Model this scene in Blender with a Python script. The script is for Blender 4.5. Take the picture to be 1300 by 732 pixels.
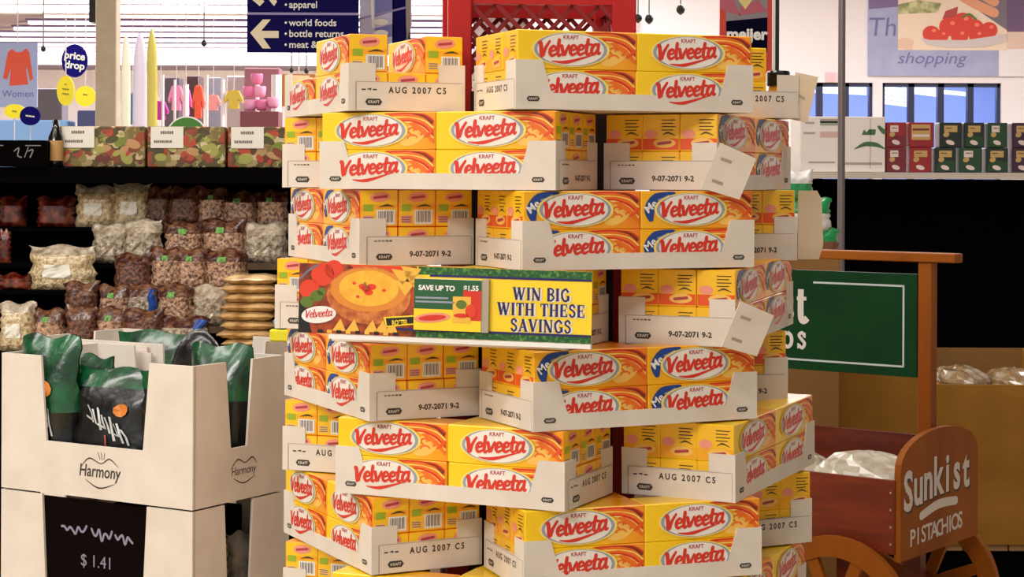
import bpy, math, random
from mathutils import Vector, Matrix
R = math.radians
random.seed(7)
for o in list(bpy.data.objects): bpy.data.objects.remove(o)
S = bpy.context.scene
COL = S.collection

# ------------------------------------------------------------------ camera, light, exposure
FPX, Y0, EYE, ROLL = 2390.0, 224.0, 1.55, 0.0041
cam = bpy.data.cameras.new('camera'); camo = bpy.data.objects.new('camera', cam); COL.objects.link(camo)
cam.sensor_width = 36.0; cam.lens = 36.0 * FPX / 1300.0
cam.shift_y = -(366.0 - Y0) / 1300.0
cam.clip_end = 200; cam.clip_start = 0.05
_r = Vector((math.cos(ROLL), 0, math.sin(ROLL))); _b = Vector((0, -1, 0)); _u = _b.cross(_r)
camo.matrix_world = Matrix(((_r.x, _u.x, _b.x, 0), (_r.y, _u.y, _b.y, 0), (_r.z, _u.z, _b.z, EYE), (0, 0, 0, 1)))
S.camera = camo
S.view_settings.view_transform = 'Standard'; S.view_settings.look = 'None'
S.view_settings.gamma = 1.0; S.view_settings.use_curve_mapping = False
S.view_settings.exposure = 0.0
wd = bpy.data.worlds.new('world'); S.world = wd; wd.use_nodes = True
wd.node_tree.nodes['Background'].inputs[0].default_value = (1.0, 0.97, 0.95, 1)
wd.node_tree.nodes['Background'].inputs[1].default_value = 0.6
def area(name, loc, sx, sy, power, col=(1, 0.95, 0.88), rot=(0, 0, 0)):
    l = bpy.data.lights.new(name, 'AREA'); l.shape = 'RECTANGLE'; l.size = sx; l.size_y = sy
    l.energy = power; l.color = col
    o = bpy.data.objects.new(name, l); COL.objects.link(o); o.location = loc; o.rotation_euler = rot
    return o
# rows of fluorescent tubes over the sales floor (pointing down), the nearest ones behind and above the camera
area('tube_row', (-4.6, -2.4, 4.85), 5.0, 0.8, 590, (1, .965, .92))
area('tube_row', (-2.6, 0.6, 4.85), 8.0, 0.5, 150)
area('tube_row', (-2.5, 3.4, 4.85), 9.0, 0.4, 230)
area('tube_row', (-2.0, 7.6, 4.85), 9.0, 0.3, 190)
area('tube_row', (-4.0, 13.0, 4.85), 12.0, 0.3, 420)
area('tube_row', (4.5, 17.5, 4.85), 9.0, 0.4, 1250, (1, 0.96, 0.97))
area('tube_row', (-6.0, 22.0, 4.85), 14.0, 0.3, 1300, (1, 0.96, 0.97))
area('tube_row', (-8.0, 34.0, 4.85), 16.0, 0.3, 2400, (1, 0.96, 0.98))
area('tube_row', (-8.0, 50.0, 4.85), 18.0, 0.3, 5200, (1, 0.96, 0.98))

# ------------------------------------------------------------------ materials
def lin(c):
    f = lambda v: v / 12.92 if v <= 0.04045 else ((v + 0.055) / 1.055) ** 2.4
    return tuple(f(x / 255.0) for x in c) + (1.0,)
MATS = {}
def mat(name, rgb, rough=0.6, metal=0.0, coat=0.0, emit=0.0, spec=0.5, rgb2=None, scale=20.0, detail=3.0, lo=0.35, hi=0.65, bump=0.0, stretch=None):
    if name in MATS: return MATS[name]
    m = bpy.data.materials.new(name); m.use_nodes = True; MATS[name] = m
    nt = m.node_tree; b = nt.nodes['Principled BSDF']
    b.inputs['Base Color'].default_value = lin(rgb)
    b.inputs['Roughness'].default_value = rough; b.inputs['Metallic'].default_value = metal
    b.inputs['Coat Weight'].default_value = coat; b.inputs['Coat Roughness'].default_value = 0.15
    b.inputs['Specular IOR Level'].default_value = spec
    if emit:
        b.inputs['Emission Color'].default_value = lin(rgb); b.inputs['Emission Strength'].default_value = emit
    if rgb2 or bump:
        tc = nt.nodes.new('ShaderNodeTexCoord'); nz = nt.nodes.new('ShaderNodeTexNoise')
        nz.inputs['Scale'].default_value = scale; nz.inputs['Detail'].default_value = detail
        if stretch:
            mp = nt.nodes.new('ShaderNodeMapping'); mp.inputs['Scale'].default_value = stretch
            nt.links.new(tc.outputs['Object'], mp.inputs['Vector']); nt.links.new(mp.outputs['Vector'], nz.inputs['Vector'])
        else: nt.links.new(tc.outputs['Object'], nz.inputs['Vector'])
        if rgb2:
            cr = nt.nodes.new('ShaderNodeValToRGB')
            cr.color_ramp.elements[0].position = lo; cr.color_ramp.elements[1].position = hi
            cr.color_ramp.elements[0].color = lin(rgb); cr.color_ramp.elements[1].color = lin(rgb2)
            nt.links.new(nz.outputs['Fac'], cr.inputs['Fac']); nt.links.new(cr.outputs['Color'], b.inputs['Base Color'])
        if bump:
            bp = nt.nodes.new('ShaderNodeBump'); bp.inputs['Strength'].default_value = bump; bp.inputs['Distance'].default_value = 0.01
            nt.links.new(nz.outputs['Fac'], bp.inputs['Height']); nt.links.new(bp.outputs['Normal'], b.inputs['Normal'])
    return m
def mat_print_x(name, stops, rough=0.35, coat=0.25):
    """printed colour running along the carton's own length (object x)"""
    if name in MATS: return MATS[name]
    m = bpy.data.materials.new(name); m.use_nodes = True; MATS[name] = m
    nt = m.node_tree; b = nt.nodes['Principled BSDF']
    tc = nt.nodes.new('ShaderNodeTexCoord'); sp = nt.nodes.new('ShaderNodeSeparateXYZ')
    ma = nt.nodes.new('ShaderNodeMath'); ma.operation = 'MULTIPLY_ADD'; ma.inputs[1].default_value = 1 / 0.237; ma.inputs[2].default_value = 0.5
    cr = nt.nodes.new('ShaderNodeValToRGB')
    el = cr.color_ramp.elements
    el[0].position = stops[0][0]; el[0].color = lin(stops[0][1]); el[1].position = stops[-1][0]; el[1].color = lin(stops[-1][1])
    for p, c in stops[1:-1]:
        e = el.new(p); e.color = lin(c)
    nt.links.new(tc.outputs['Object'], sp.inputs[0]); nt.links.new(sp.outputs['X'], ma.inputs[0])
    nt.links.new(ma.outputs[0], cr.inputs['Fac']); nt.links.new(cr.outputs['Color'], b.inputs['Base Color'])
    b.inputs['Roughness'].default_value = rough; b.inputs['Coat Weight'].default_value = coat; b.inputs['Coat Roughness'].default_value = 0.2
    return m
def mat_voronoi(name, cols, scale=30.0, rough=0.5):
    if name in MATS: return MATS[name]
    m = bpy.data.materials.new(name); m.use_nodes = True; MATS[name] = m
    nt = m.node_tree; b = nt.nodes['Principled BSDF']
    tc = nt.nodes.new('ShaderNodeTexCoord'); vo = nt.nodes.new('ShaderNodeTexVoronoi'); vo.inputs['Scale'].default_value = scale
    nz = nt.nodes.new('ShaderNodeTexNoise'); nz.inputs['Scale'].default_value = scale * 0.7
    mx = nt.nodes.new('ShaderNodeMixRGB'); mx.inputs[0].default_value = 0.06
    nt.links.new(tc.outputs['Object'], nz.inputs['Vector']); nt.links.new(tc.outputs['Object'], mx.inputs[1]); nt.links.new(nz.outputs['Color'], mx.inputs[2])
    nt.links.new(mx.outputs[0], vo.inputs['Vector'])
    sp = nt.nodes.new('ShaderNodeSeparateXYZ'); cr = nt.nodes.new('ShaderNodeValToRGB'); cr.color_ramp.interpolation = 'CONSTANT'
    el = cr.color_ramp.elements
    for i, c in enumerate(cols):
        p = i / len(cols)
        e = el[0] if i == 0 else (el[1] if i == 1 else el.new(p))
        e.position = p; e.color = lin(c)
    nt.links.new(vo.outputs['Color'], sp.inputs[0]); nt.links.new(sp.outputs['X'], cr.inputs['Fac']); nt.links.new(cr.outputs['Color'], b.inputs['Base Color'])
    b.inputs['Roughness'].default_value = rough
    return m

# ------------------------------------------------------------------ mesh helpers
class MB:
    def __init__(s): s.v = []; s.f = []; s.m = []; s.mats = []; s.smooth = False
    def mi(s, m):
        if m not in s.mats: s.mats.append(m)
        return s.mats.index(m)
    def add(s, vs, fs, m):
        n = len(s.v); k = s.mi(m)
        s.v += [tuple(v) for v in vs]
        for f in fs: s.f.append(tuple(i + n for i in f)); s.m.append(k)
    def box(s, x0, x1, y0, y1, z0, z1, m, M=None):
        vs = [Vector((x, y, z)) for x in (x0, x1) for y in (y0, y1) for z in (z0, z1)]
        if M is not None: vs = [M @ v for v in vs]
        s.add(vs, [(0, 1, 3, 2), (4, 6, 7, 5), (0, 4, 5, 1), (2, 3, 7, 6), (0, 2, 6, 4), (1, 5, 7, 3)], m)
    def cbox(s, x0, x1, y0, y1, z0, z1, c, m, M=None):
        """box with chamfered edges"""
        cx, cy, cz = (x0 + x1) / 2, (y0 + y1) / 2, (z0 + z1) / 2
        hx, hy, hz = (x1 - x0) / 2, (y1 - y0) / 2, (z1 - z0) / 2
        vs = []; idx = {}
        for a in (-1, 1):
            for b in (-1, 1):
                for d in (-1, 1):
                    for ax in range(3):
                        p = [a * (hx - c), b * (hy - c), d * (hz - c)]
                        p[ax] = (a * hx, b * hy, d * hz)[ax]
                        idx[(a, b, d, ax)] = len(vs)
                        v = Vector((cx + p[0], cy + p[1], cz + p[2])); vs.append(M @ v if M is not None else v)
        fs = []
        for ax in range(3):
            o1, o2 = [i for i in range(3) if i != ax]
            for sg in (-1, 1):
                ring = []
                for q1, q2 in ((-1, -1), (1, -1), (1, 1), (-1, 1)):
                    k = [0, 0, 0]; k[ax] = sg; k[o1] = q1; k[o2] = q2
                    ring.append(idx[(k[0], k[1], k[2], ax)])
                fs.append(tuple(ring))
        for ax in range(3):
            o1, o2 = [i for i in range(3) if i != ax]
            for q1 in (-1, 1):
                for q2 in (-1, 1):
                    k = [0, 0, 0]; k[o1] = q1; k[o2] = q2
                    k0 = list(k); k0[ax] = -1; k1 = list(k); k1[ax] = 1
                    fs.append((idx[(*k0, o1)], idx[(*k1, o1)], idx[(*k1, o2)], idx[(*k0, o2)]))
        for a in (-1, 1):
            for b in (-1, 1):
                for d in (-1, 1): fs.append(tuple(idx[(a, b, d, x)] for x in range(3)))
        s.add(vs, fs, m)
    def flat(s, pts, F, m, off=0.0):
        O, u, v = F; n = u.cross(v).normalized() * off
        s.add([O + u * p[0] + v * p[1] + n for p in pts], [tuple(range(len(pts)))], m)
    def plate(s, pts, F, t, m):
        """polygon pts in frame F, extruded backwards by t"""
        O, u, v = F; n = u.cross(v).normalized(); k = len(pts)
        a = [O + u * p[0] + v * p[1] for p in pts]; b = [p - n * t for p in a]
        s.add(a + b, [tuple(range(k)), tuple(range(2 * k - 1, k - 1, -1))] + [(i, i + k, (i + 1) % k + k, (i + 1) % k) for i in range(k)], m)
    def ell(s, cx, cy, rx, ry, F, m, off=0.0, rot=0.0, n=28, a0=0.0, a1=2 * math.pi):
        c, q = math.cos(rot), math.sin(rot); pts = []
        full = abs(a1 - a0 - 2 * math.pi) < 1e-6
        for i in range(n if full else n + 1):
            t = a0 + (a1 - a0) * i / n; x, y = rx * math.cos(t), ry * math.sin(t)
            pts.append((cx + x * c - y * q, cy + x * q + y * c))
        s.flat(pts, F, m, off)
    def ribbon(s, pts, w, F, m, off=0.0, sm=4, caps=True):
        """stroke of given width (number or list) along 2-D points"""
        O, u, v = F; n = u.cross(v).normalized() * off
        W = list(w) if isinstance(w, (list, tuple)) else [w] * len(pts)
        if sm > 1 and len(pts) > 2:
            q = []; ww = []
            for i in range(len(pts) - 1):
                p0 = pts[max(i - 1, 0)]; p1 = pts[i]; p2 = pts[i + 1]; p3 = pts[min(i + 2, len(pts) - 1)]
                for k in range(sm):
                    t = k / sm
                    q.append(tuple(0.5 * (2 * p1[j] + (p2[j] - p0[j]) * t + (2 * p0[j] - 5 * p1[j] + 4 * p2[j] - p3[j]) * t * t + (3 * p1[j] - p0[j] - 3 * p2[j] + p3[j]) * t ** 3) for j in (0, 1)))
                    ww.append(W[i] + (W[i + 1] - W[i]) * t)
            q.append(pts[-1]); ww.append(W[-1]); pts, W = q, ww
        L = []; Rr = []; nn = u.cross(v).normalized(); N_ = [n + nn * (5e-5 * i / max(1, len(pts) - 1)) for i in range(len(pts))]
        for i, p in enumerate(pts):
            a = pts[max(i - 1, 0)]; b = pts[min(i + 1, len(pts) - 1)]
            dx, dy = b[0] - a[0], b[1] - a[1]; l = math.hypot(dx, dy) or 1
            nx, ny = -dy / l * W[i] / 2, dx / l * W[i] / 2
            L.append((p[0] + nx, p[1] + ny)); Rr.append((p[0] - nx, p[1] - ny))
        k = len(pts)
        vs = [O + u * p[0] + v * p[1] + N_[i] for i, p in enumerate(L)] + [O + u * p[0] + v * p[1] + N_[i] for i, p in enumerate(Rr)]
        s.add(vs, [(i, k + i, k + i + 1, i + 1) for i in range(k - 1)], m)
        if caps:
            for p, wi, oo in ((pts[0], W[0], -2e-5), (pts[-1], W[-1], 7e-5)):
                if wi > 1e-5: s.ell(p[0], p[1], wi / 2, wi / 2, F, m, off + oo, n=8)
    def text(s, body, size, F, m, off=0.0, x=0.0, y=0.0, bold=0.0, shear=0.0, align='CENTER', sx=1.0, rot=0.0, space=1.0):
        vs, fs = text2d(body, bold, shear, align, space)
        c, q = math.cos(rot), math.sin(rot)
        O, u, v = F; n = u.cross(v).normalized() * off; out = []
        for p in vs:
            a, b = p[0] * size * sx, p[1] * size
            a, b = a * c - b * q, a * q + b * c
            out.append(O + u * (x + a) + v * (y + b) + n)
        s.add(out, fs, m)
    def tube(s, path, r, m, n=8):
        path = [Vector(p) for p in path]; rings = []
        rr = r if isinstance(r, (list, tuple)) else [r] * len(path)
        for i, p in enumerate(path):
            d = (path[min(i + 1, len(path) - 1)] - path[max(i - 1, 0)]).normalized()
            a = d.cross(Vector((0, 0, 1)))
            if a.length < 1e-3: a = d.cross(Vector((1, 0, 0)))
            a.normalize(); b = d.cross(a)
            rings.append([p + (a * math.cos(2 * math.pi * k / n) + b * math.sin(2 * math.pi * k / n)) * rr[i] for k in range(n)])
        vs = [q for r_ in rings for q in r_]
        fs = [(i * n + k, i * n + (k + 1) % n, (i + 1) * n + (k + 1) % n, (i + 1) * n + k) for i in range(len(path) - 1) for k in range(n)]
        fs += [tuple(range(n)), tuple(range(len(vs) - 1, len(vs) - n - 1, -1))]
        s.add(vs, fs, m)
    def lathe(s, prof, m, c=(0, 0), n=16, M=None):
        vs = []
        for r, z in prof:
            for k in range(n):
                a = 2 * math.pi * k / n; v = Vector((c[0] + r * math.cos(a), c[1] + r * math.sin(a), z)); vs.append(M @ v if M is not None else v)
        fs = [(i * n + k, i * n + (k + 1) % n, (i + 1) * n + (k + 1) % n, (i + 1) * n + k) for i in range(len(prof) - 1) for k in range(n)]
        fs += [tuple(range(n - 1, -1, -1)), tuple(range(len(vs) - n, len(vs)))]
        s.add(vs, fs, m)
    def grid(s, P, m, closed=False):
        """P[i][j] points"""
        a, b = len(P), len(P[0]); vs = [q for r_ in P for q in r_]
        s.add(vs, [(i * b + j, i * b + j + 1, (i + 1) * b + j + 1, (i + 1) * b + j) for i in range(a - 1) for j in range(b - 1)], m)
    def mesh(s, name):
        me = bpy.data.meshes.new(name); me.from_pydata(s.v, [], s.f)
        for m in s.mats: me.materials.append(m)
        me.polygons.foreach_set('material_index', s.m)
        if s.smooth: me.polygons.foreach_set('use_smooth', [True] * len(me.polygons))
        me.update(); return me
_T = {}
def text2d(body, bold, shear, align, space=1.0):
    key = (body, bold, shear, align, space)
    if key in _T: return _T[key]
    cu = bpy.data.curves.new('t', 'FONT'); cu.body = body; cu.size = 1.0; cu.offset = bold; cu.shear = shear; cu.resolution_u = 3; cu.align_x = align; cu.space_character = space
    ob = bpy.data.objects.new('t', cu); COL.objects.link(ob); bpy.context.view_layer.update()
    ev = ob.evaluated_get(bpy.context.evaluated_depsgraph_get()); me = ev.to_mesh()
    _T[key] = ([tuple(v.co) for v in me.vertices], [tuple(p.vertices) for p in me.polygons])
    ev.to_mesh_clear(); bpy.data.objects.remove(ob); bpy.data.curves.remove(cu)
    return _T[key]
X, Y, Z = Vector((1, 0, 0)), Vector((0, 1, 0)), Vector((0, 0, 1))
def FR(o, u, v): return (Vector(o), Vector(u), Vector(v))
def front(y, x=0, z=0): return FR((x, y, z), (1, 0, 0), (0, 0, 1))     # a face looking to -y

def link(name, me, parent=None, M=None):
    o = bpy.data.objects.new(name, me.mesh(name) if isinstance(me, MB) else me); COL.objects.link(o)
    if parent: o.parent = parent
    if M is not None: o.matrix_local = M if parent else M
    return o
def tag(o, label, cat, group=None, kind=None):
    o['label'] = label; o['category'] = cat
    if group: o['group'] = group
    if kind: o['kind'] = kind
    return o
def empty(name, label, cat, M=None, group=None):
    o = bpy.data.objects.new(name, None); COL.objects.link(o)
    if M is not None: o.matrix_world = M
    return tag(o, label, cat, group)
def struct(name, mb):
    o = link(name, mb); o['kind'] = 'structure'; return o
def TR(x, y, z, rz=0.0): return Matrix.Translation((x, y, z)) @ Matrix.Rotation(rz, 4, 'Z')
def W(px, py, d):
    """world point at distance d seen at photo pixel (px, py)"""
    dx, dy = px - 650.0, py - Y0
    a = dx * math.cos(ROLL) + dy * math.sin(ROLL); b = -dx * math.sin(ROLL) + dy * math.cos(ROLL)
    return Vector((a * d / FPX, d, EYE - b * d / FPX))

# stroke lettering -------------------------------------------------
SCRIPT = {
 'V': (1.0, [([(0.02, 1.42), (0.14, 1.3), (0.36, 0.0), (0.62, 0.8), (1.02, 1.5)], [.3, .3, .3, .24, .18])]),
 'e': (.78, [([(.14, .48), (.62, .6), (.66, .86), (.42, 1.0), (.16, .72), (.14, .3), (.38, .04), (.78, .22)], [.16, .16, .2, .2, .26, .26, .22, .14])]),
 'l': (.48, [([(.2, 1.6), (.16, .8), (.16, .2), (.3, .02), (.5, .14)], [.26, .26, .26, .22, .14])]),
 'v': (.8, [([(.04, .98), (.3, .04), (.52, .5), (.74, 1.02)], [.26, .26, .22, .18])]),
 't': (.66, [([(.34, 1.5), (.26, .8), (.24, .2), (.42, .02), (.64, .16)], [.26, .26, .26, .2, .14]), ([(.02, .92), (.4, 1.04), (.8, 1.0)], [.16, .2, .16])]),
 'a': (.95, [([(.74, .9), (.42, 1.0), (.12, .6), (.16, .14), (.42, .06), (.7, .5)], [.2, .22, .26, .24, .2, .18]), ([(.8, 1.02), (.74, .3), (.86, .04), (1.02, .16)], [.24, .24, .2, .14])]),
}
def script_word(mb, word, x0, y0, w, h, F, m, off, rise=0.0, shear=0.12, bold=1.0):
    tot = sum(SCRIPT[c][0] for c in word); k = w / tot; x = 0.0; lay = 0
    for c in word:
        adv, strokes = SCRIPT[c]
        for pts, ws in strokes:
            P = []
            for p in pts:
                gx = (x + p[0]) * k + p[1] * h * shear; gy = p[1] * h + (x + p[0]) * k * rise
                P.append((x0 + gx, y0 + gy))
            mb.ribbon(P, [q * min(k, h) * bold for q in ws], F, m, off + 1.1e-4 * (lay % 3), sm=3); lay += 1
        x += adv
# upright serif capitals, unit height; strokes (polyline, width); serif bars added with 'b'
_t, _n = .2, .09
def _bar(x, y, w=.34): return ([(x - w / 2, y), (x + w / 2, y)], .07)
SERIF = {
 'W': (1.25, [([(.12, 1), (.38, 0)], _t), ([(.38, 0), (.6, .95)], _n), ([(.56, 1), (.84, 0)], _t), ([(.84, 0), (1.1, 1)], _n), _bar(.12, .97), _bar(.58, .97), _bar(1.1, .97, .26)]),
 'I': (.42, [([(.21, 0), (.21, 1)], _t), _bar(.21, .03), _bar(.21, .97)]),
 'N': (.95, [([(.18, 0), (.18, 1)], _n), ([(.15, 1), (.75, 0)], _t), ([(.78, 0), (.78, 1)], _n), _bar(.18, .03, .26), _bar(.12, .97, .24), _bar(.78, .97, .26)]),
 'B': (.8, [([(.2, 0), (.2, 1)], _t), ([(.1, .97), (.5, .96), (.66, .75), (.5, .54), (.2, .52)], .13), ([(.45, .53), (.72, .28), (.5, .04), (.1, .03)], .14)]),
 'G': (.92, [([(.78, .72), (.5, .97), (.2, .75), (.16, .45), (.3, .1), (.55, .03), (.76, .14)], .16), ([(.76, .42), (.76, .05)], _t), _bar(.72, .42, .3)]),
 'T': (.82, [([(.41, 0), (.41, 1)], _t), ([(.05, .96), (.77, .96)], .09), ([(.07, .98), (.07, .74)], .07), ([(.75, .98), (.75, .74)], .07), _bar(.41, .03)]),
 'H': (.95, [([(.2, 0), (.2, 1)], _t), ([(.74, 0), (.74, 1)], _t), ([(.2, .5), (.74, .5)], _n), _bar(.2, .03), _bar(.2, .97), _bar(.74, .03), _bar(.74, .97)]),
 'E': (.8, [([(.2, 0), (.2, 1)], _t), ([(.08, .96), (.68, .96)], .08), ([(.2, .52), (.54, .52)], .08), ([(.08, .04), (.7, .04)], .08), ([(.68, 1), (.68, .76)], .07), ([(.7, 0), (.7, .26)], .07), ([(.54, .64), (.54, .4)], .06)]),
 'S': (.72, [([(.6, .74), (.42, .97), (.18, .88), (.16, .66), (.4, .52), (.58, .36), (.54, .12), (.3, .03), (.1, .26)], .15)]),
 'A': (.92, [([(.46, 1), (.14, 0)], _n), ([(.42, 1), (.76, 0)], _t), ([(.24, .34), (.64, .34)], .08), _bar(.14, .03, .26), _bar(.76, .03, .34)]),
 'V': (.9, [([(.14, 1), (.46, 0)], _t), ([(.46, 0), (.76, 1)], _n), _bar(.14, .97), _bar(.76, .97, .26)]),
 'P': (.78, [([(.2, 0), (.2, 1)], _t), ([(.1, .97), (.5, .96), (.68, .73), (.5, .48), (.2, .47)], .13), _bar(.2, .03)]),
 'u': (.66, [([(.14, .68), (.16, .16), (.34, .03), (.5, .2)], .15), ([(.5, .68), (.5, 0)], .16)]),
 'n': (.66, [([(.15, .68), (.15, 0)], .16), ([(.15, .5), (.34, .68), (.5, .5), (.5, 0)], .15), _bar(.15, .03, .26), _bar(.5, .03, .26)]),
 'k': (.66, [([(.15, 1), (.15, 0)], .16), ([(.5, .66), (.18, .32)], .08), ([(.26, .42), (.54, 0)], .16), _bar(.15, .03, .26), _bar(.54, .03, .24)]),
 'i': (.34, [([(.17, .68), (.17, 0)], .16), ([(.17, .9), (.17, .93)], .17), _bar(.17, .03, .28)]),
 's': (.54, [([(.44, .52), (.3, .68), (.12, .56), (.28, .38), (.44, .22), (.3, .03), (.08, .16)], .13), ([(.46, .68), (.46, .46)], .06), ([(.07, 0), (.07, .22)], .06)]),
 't': (.46, [([(.2, .92), (.2, .16), (.32, .03), (.46, .12)], .16), ([(.04, .66), (.42, .66)], .09)]),
 'o': (.66, [([(.33, .66), (.12, .5), (.12, .18), (.33, .04), (.54, .18), (.54, .5), (.33, .66)], .15)]),
 'a': (.6, [([(.12, .56), (.3, .67), (.44, .5), (.44, .06), (.56, .04)], .15), ([(.44, .36), (.16, .3), (.14, .08), (.3, .04), (.44, .2)], .12)]),
 'c': (.56, [([(.46, .52), (.3, .67), (.12, .5), (.12, .18), (.3, .04), (.48, .16)], .14)]),
 'h': (.66, [([(.15, 1), (.15, 0)], .16), ([(.15, .5), (.34, .68), (.5, .5), (.5, 0)], .15), _bar(.15, .03, .26), _bar(.5, .03, .26)]),
 ' ': (.4, []),
}
def serif_width(s, sp=0.06): return sum(SERIF[c][0] + sp for c in s) - sp
def serif(mb, s, h, F, m, off, x, y, align='C', sx=1.0, sp=0.06, bold=1.0):
    w = serif_width(s, sp) * h * sx
    if align == 'C': x -= w / 2
    if align == 'R': x -= w
    for c in s:
        adv, st = SERIF[c]
        for pts, wd_ in st:
            mb.ribbon([(x + p[0] * h * sx, y + p[1] * h) for p in pts], wd_ * h * bold, F, m, off + 6e-5 * (st.index((pts, wd_)) + 1), sm=4 if len(pts) > 2 else 1, caps=False)
        x += (adv + sp) * h * sx

# ------------------------------------------------------------------ colours used often
card = mat('white_card', (226, 216, 204), 0.7, rgb2=(216, 205, 192), scale=9.0)
card_in = mat('card_inside', (212, 192, 162), 0.8)
card_edge = mat('card_crease', (168, 150, 132), 0.8)
stamp = mat('stamp_ink', (62, 56, 50), 0.8)
stamp_l = mat('stamp_soft_ink', (120, 110, 100), 0.8)
navy = mat('navy_print', (28, 22, 92), 0.5)
white = mat('white_print', (240, 238, 235), 0.5)
offw = mat('off_white_print', (232, 226, 214), 0.5)
black = mat('black_plastic', (10, 9, 9), 0.5)
blackp = mat('black_panel', (5, 4, 4), 0.95, spec=0.03)
kraft = mat('kraft_cardboard', (158, 112, 44), 0.85, rgb2=(148, 104, 38), scale=6.0, spec=.2)
kraft_d = mat('kraft_inside', (140, 100, 50), 0.85)
wood = mat('cart_wood', (158, 86, 8), 0.6, rgb2=(138, 70, 4), scale=6.0, stretch=(1, 1, .25), spec=.25)
wood_d = mat('cart_dark_wood', (134, 48, 14), 0.45, rgb2=(108, 34, 8), scale=4.0, stretch=(1, 1, 9), coat=0.15)
red_l = mat('lattice_red', (130, 10, 16), 0.5); red_p = mat('rack_red', (172, 12, 10), 0.45)
green_b = mat('sign_green', (2, 52, 20), 0.6, rgb2=(3, 60, 24), scale=7, spec=.2)
# ------------------------------------------------------------------ setting
sm = MB(); sm.box(-22, 14, -8, 63, -0.1, 0.0, mat('floor_tile', (190, 172, 132), 0.35, rgb2=(176, 158, 120), scale=3.0)); struct('floor', sm)
sm = MB(); sm.box(-22, 14, -8.0, 63, 5.0, 5.1, mat('ceiling_deck', (140, 126, 146), 0.9)); struct('ceiling', sm)
wallm = mat('wall_paint', (236, 231, 236), 0.7)
sm = MB(); sm.box(-22, 14, 62, 62.2, 0, 5.0, wallm); struct('wall_back', sm)
sm = MB(); sm.box(-22.2, -22, -8, 63, 0, 5.0, wallm); struct('wall_left', sm)
sm = MB(); sm.box(14, 14.2, -8, 63, 0, 5.0, wallm); struct('wall_right', sm)
# the white entrance wall on the right, with window openings cut as piers, head and sill
sm = MB()
D_W = 25.0
def wx(px): return (px - 650) / FPX * D_W
def wz(py): return EYE - (py - Y0) / FPX * D_W
segs = [(wx(1008), wx(1108)), (wx(1120), wx(1271))]
zt, zb = wz(103), 0.35
xs = [0.3] + [q for s_ in segs for q in s_] + [14.0]
for i in range(0, len(xs), 2): sm.box(xs[i], xs[i + 1], D_W, D_W + 0.25, 0, 5.0, wallm)
for a, b in segs:
    sm.box(a, b, D_W, D_W + 0.25, zt, 5.0, wallm); sm.box(a, b, D_W, D_W + 0.25, 0, zb, wallm)
sm.box(0.3, 0.55, D_W + 0.25, 62, 0, 5.0, wallm)
struct('wall_front', sm)
glass = bpy.data.materials.new('window_glass'); glass.use_nodes = True
_nt = glass.node_tree; _nt.nodes.clear(); _o = _nt.nodes.new('ShaderNodeOutputMaterial'); _t1 = _nt.nodes.new('ShaderNodeBsdfTransparent'); _t2 = _nt.nodes.new('ShaderNodeBsdfGlossy'); _mx = _nt.nodes.new('ShaderNodeMixShader')
_t1.inputs[0].default_value = lin((222, 230, 250)); _t2.inputs['Roughness'].default_value = .04; _mx.inputs[0].default_value = .12
_nt.links.new(_t1.outputs[0], _mx.inputs[1]); _nt.links.new(_t2.outputs[0], _mx.inputs[2]); _nt.links.new(_mx.outputs[0], _o.inputs[0])
frame_m = mat('window_frame', (24, 26, 66), 0.4)
for wi, ((a, b), n) in enumerate(zip(segs, (3, 4))):
    w_ = MB(); w_.box(a, b, D_W + 0.10, D_W + 0.13, zb, zt, glass)
    wo = struct('window_%d' % (wi + 1), w_)
    f_ = MB()
    for k in range(n + 1):
        x_ = a + (b - a) * k / n; f_.box(max(a, x_ - .04), min(b, x_ + .04), D_W + 0.06, D_W + 0.17, zb, zt, frame_m)
    f_.box(a, b, D_W + 0.06, D_W + 0.17, zt - .05, zt, frame_m); f_.box(a, b, D_W + 0.06, D_W + 0.17, zb, zb + .05, frame_m)
    link('window_frame', f_, wo)
# the lit entrance hall behind the panes: blue painted back wall, slanting glowing strips added as reflections of ceiling tubes
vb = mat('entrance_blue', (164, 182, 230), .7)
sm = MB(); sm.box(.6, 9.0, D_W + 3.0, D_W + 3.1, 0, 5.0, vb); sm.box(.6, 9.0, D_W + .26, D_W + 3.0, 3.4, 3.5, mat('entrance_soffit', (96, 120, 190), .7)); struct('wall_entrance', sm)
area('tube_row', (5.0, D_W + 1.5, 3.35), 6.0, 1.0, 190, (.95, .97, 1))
et = mat('reflection_glow', (246, 246, 255), .5, emit=2.0)
NTHS = ['topmost', 'second from top', 'third from top', 'fourth from top', 'fifth from top']
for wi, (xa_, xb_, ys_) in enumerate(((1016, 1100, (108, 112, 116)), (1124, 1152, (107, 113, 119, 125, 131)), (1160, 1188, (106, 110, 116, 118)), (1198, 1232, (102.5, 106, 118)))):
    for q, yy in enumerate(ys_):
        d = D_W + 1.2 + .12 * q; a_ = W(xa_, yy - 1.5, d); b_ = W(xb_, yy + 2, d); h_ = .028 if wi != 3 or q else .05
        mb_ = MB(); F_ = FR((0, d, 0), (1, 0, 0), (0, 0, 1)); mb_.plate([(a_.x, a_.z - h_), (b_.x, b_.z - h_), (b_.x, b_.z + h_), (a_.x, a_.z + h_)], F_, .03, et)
        tb_ = link('reflection_strip', mb_); tag(tb_, 'added reflection strip %s behind the %s' % (NTHS[q], ['windows crossed by the grey pole', 'left pane of right window', 'second pane of right window', 'third pane of right window'][wi]), 'light', 'added reflection strips behind the windows')

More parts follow.
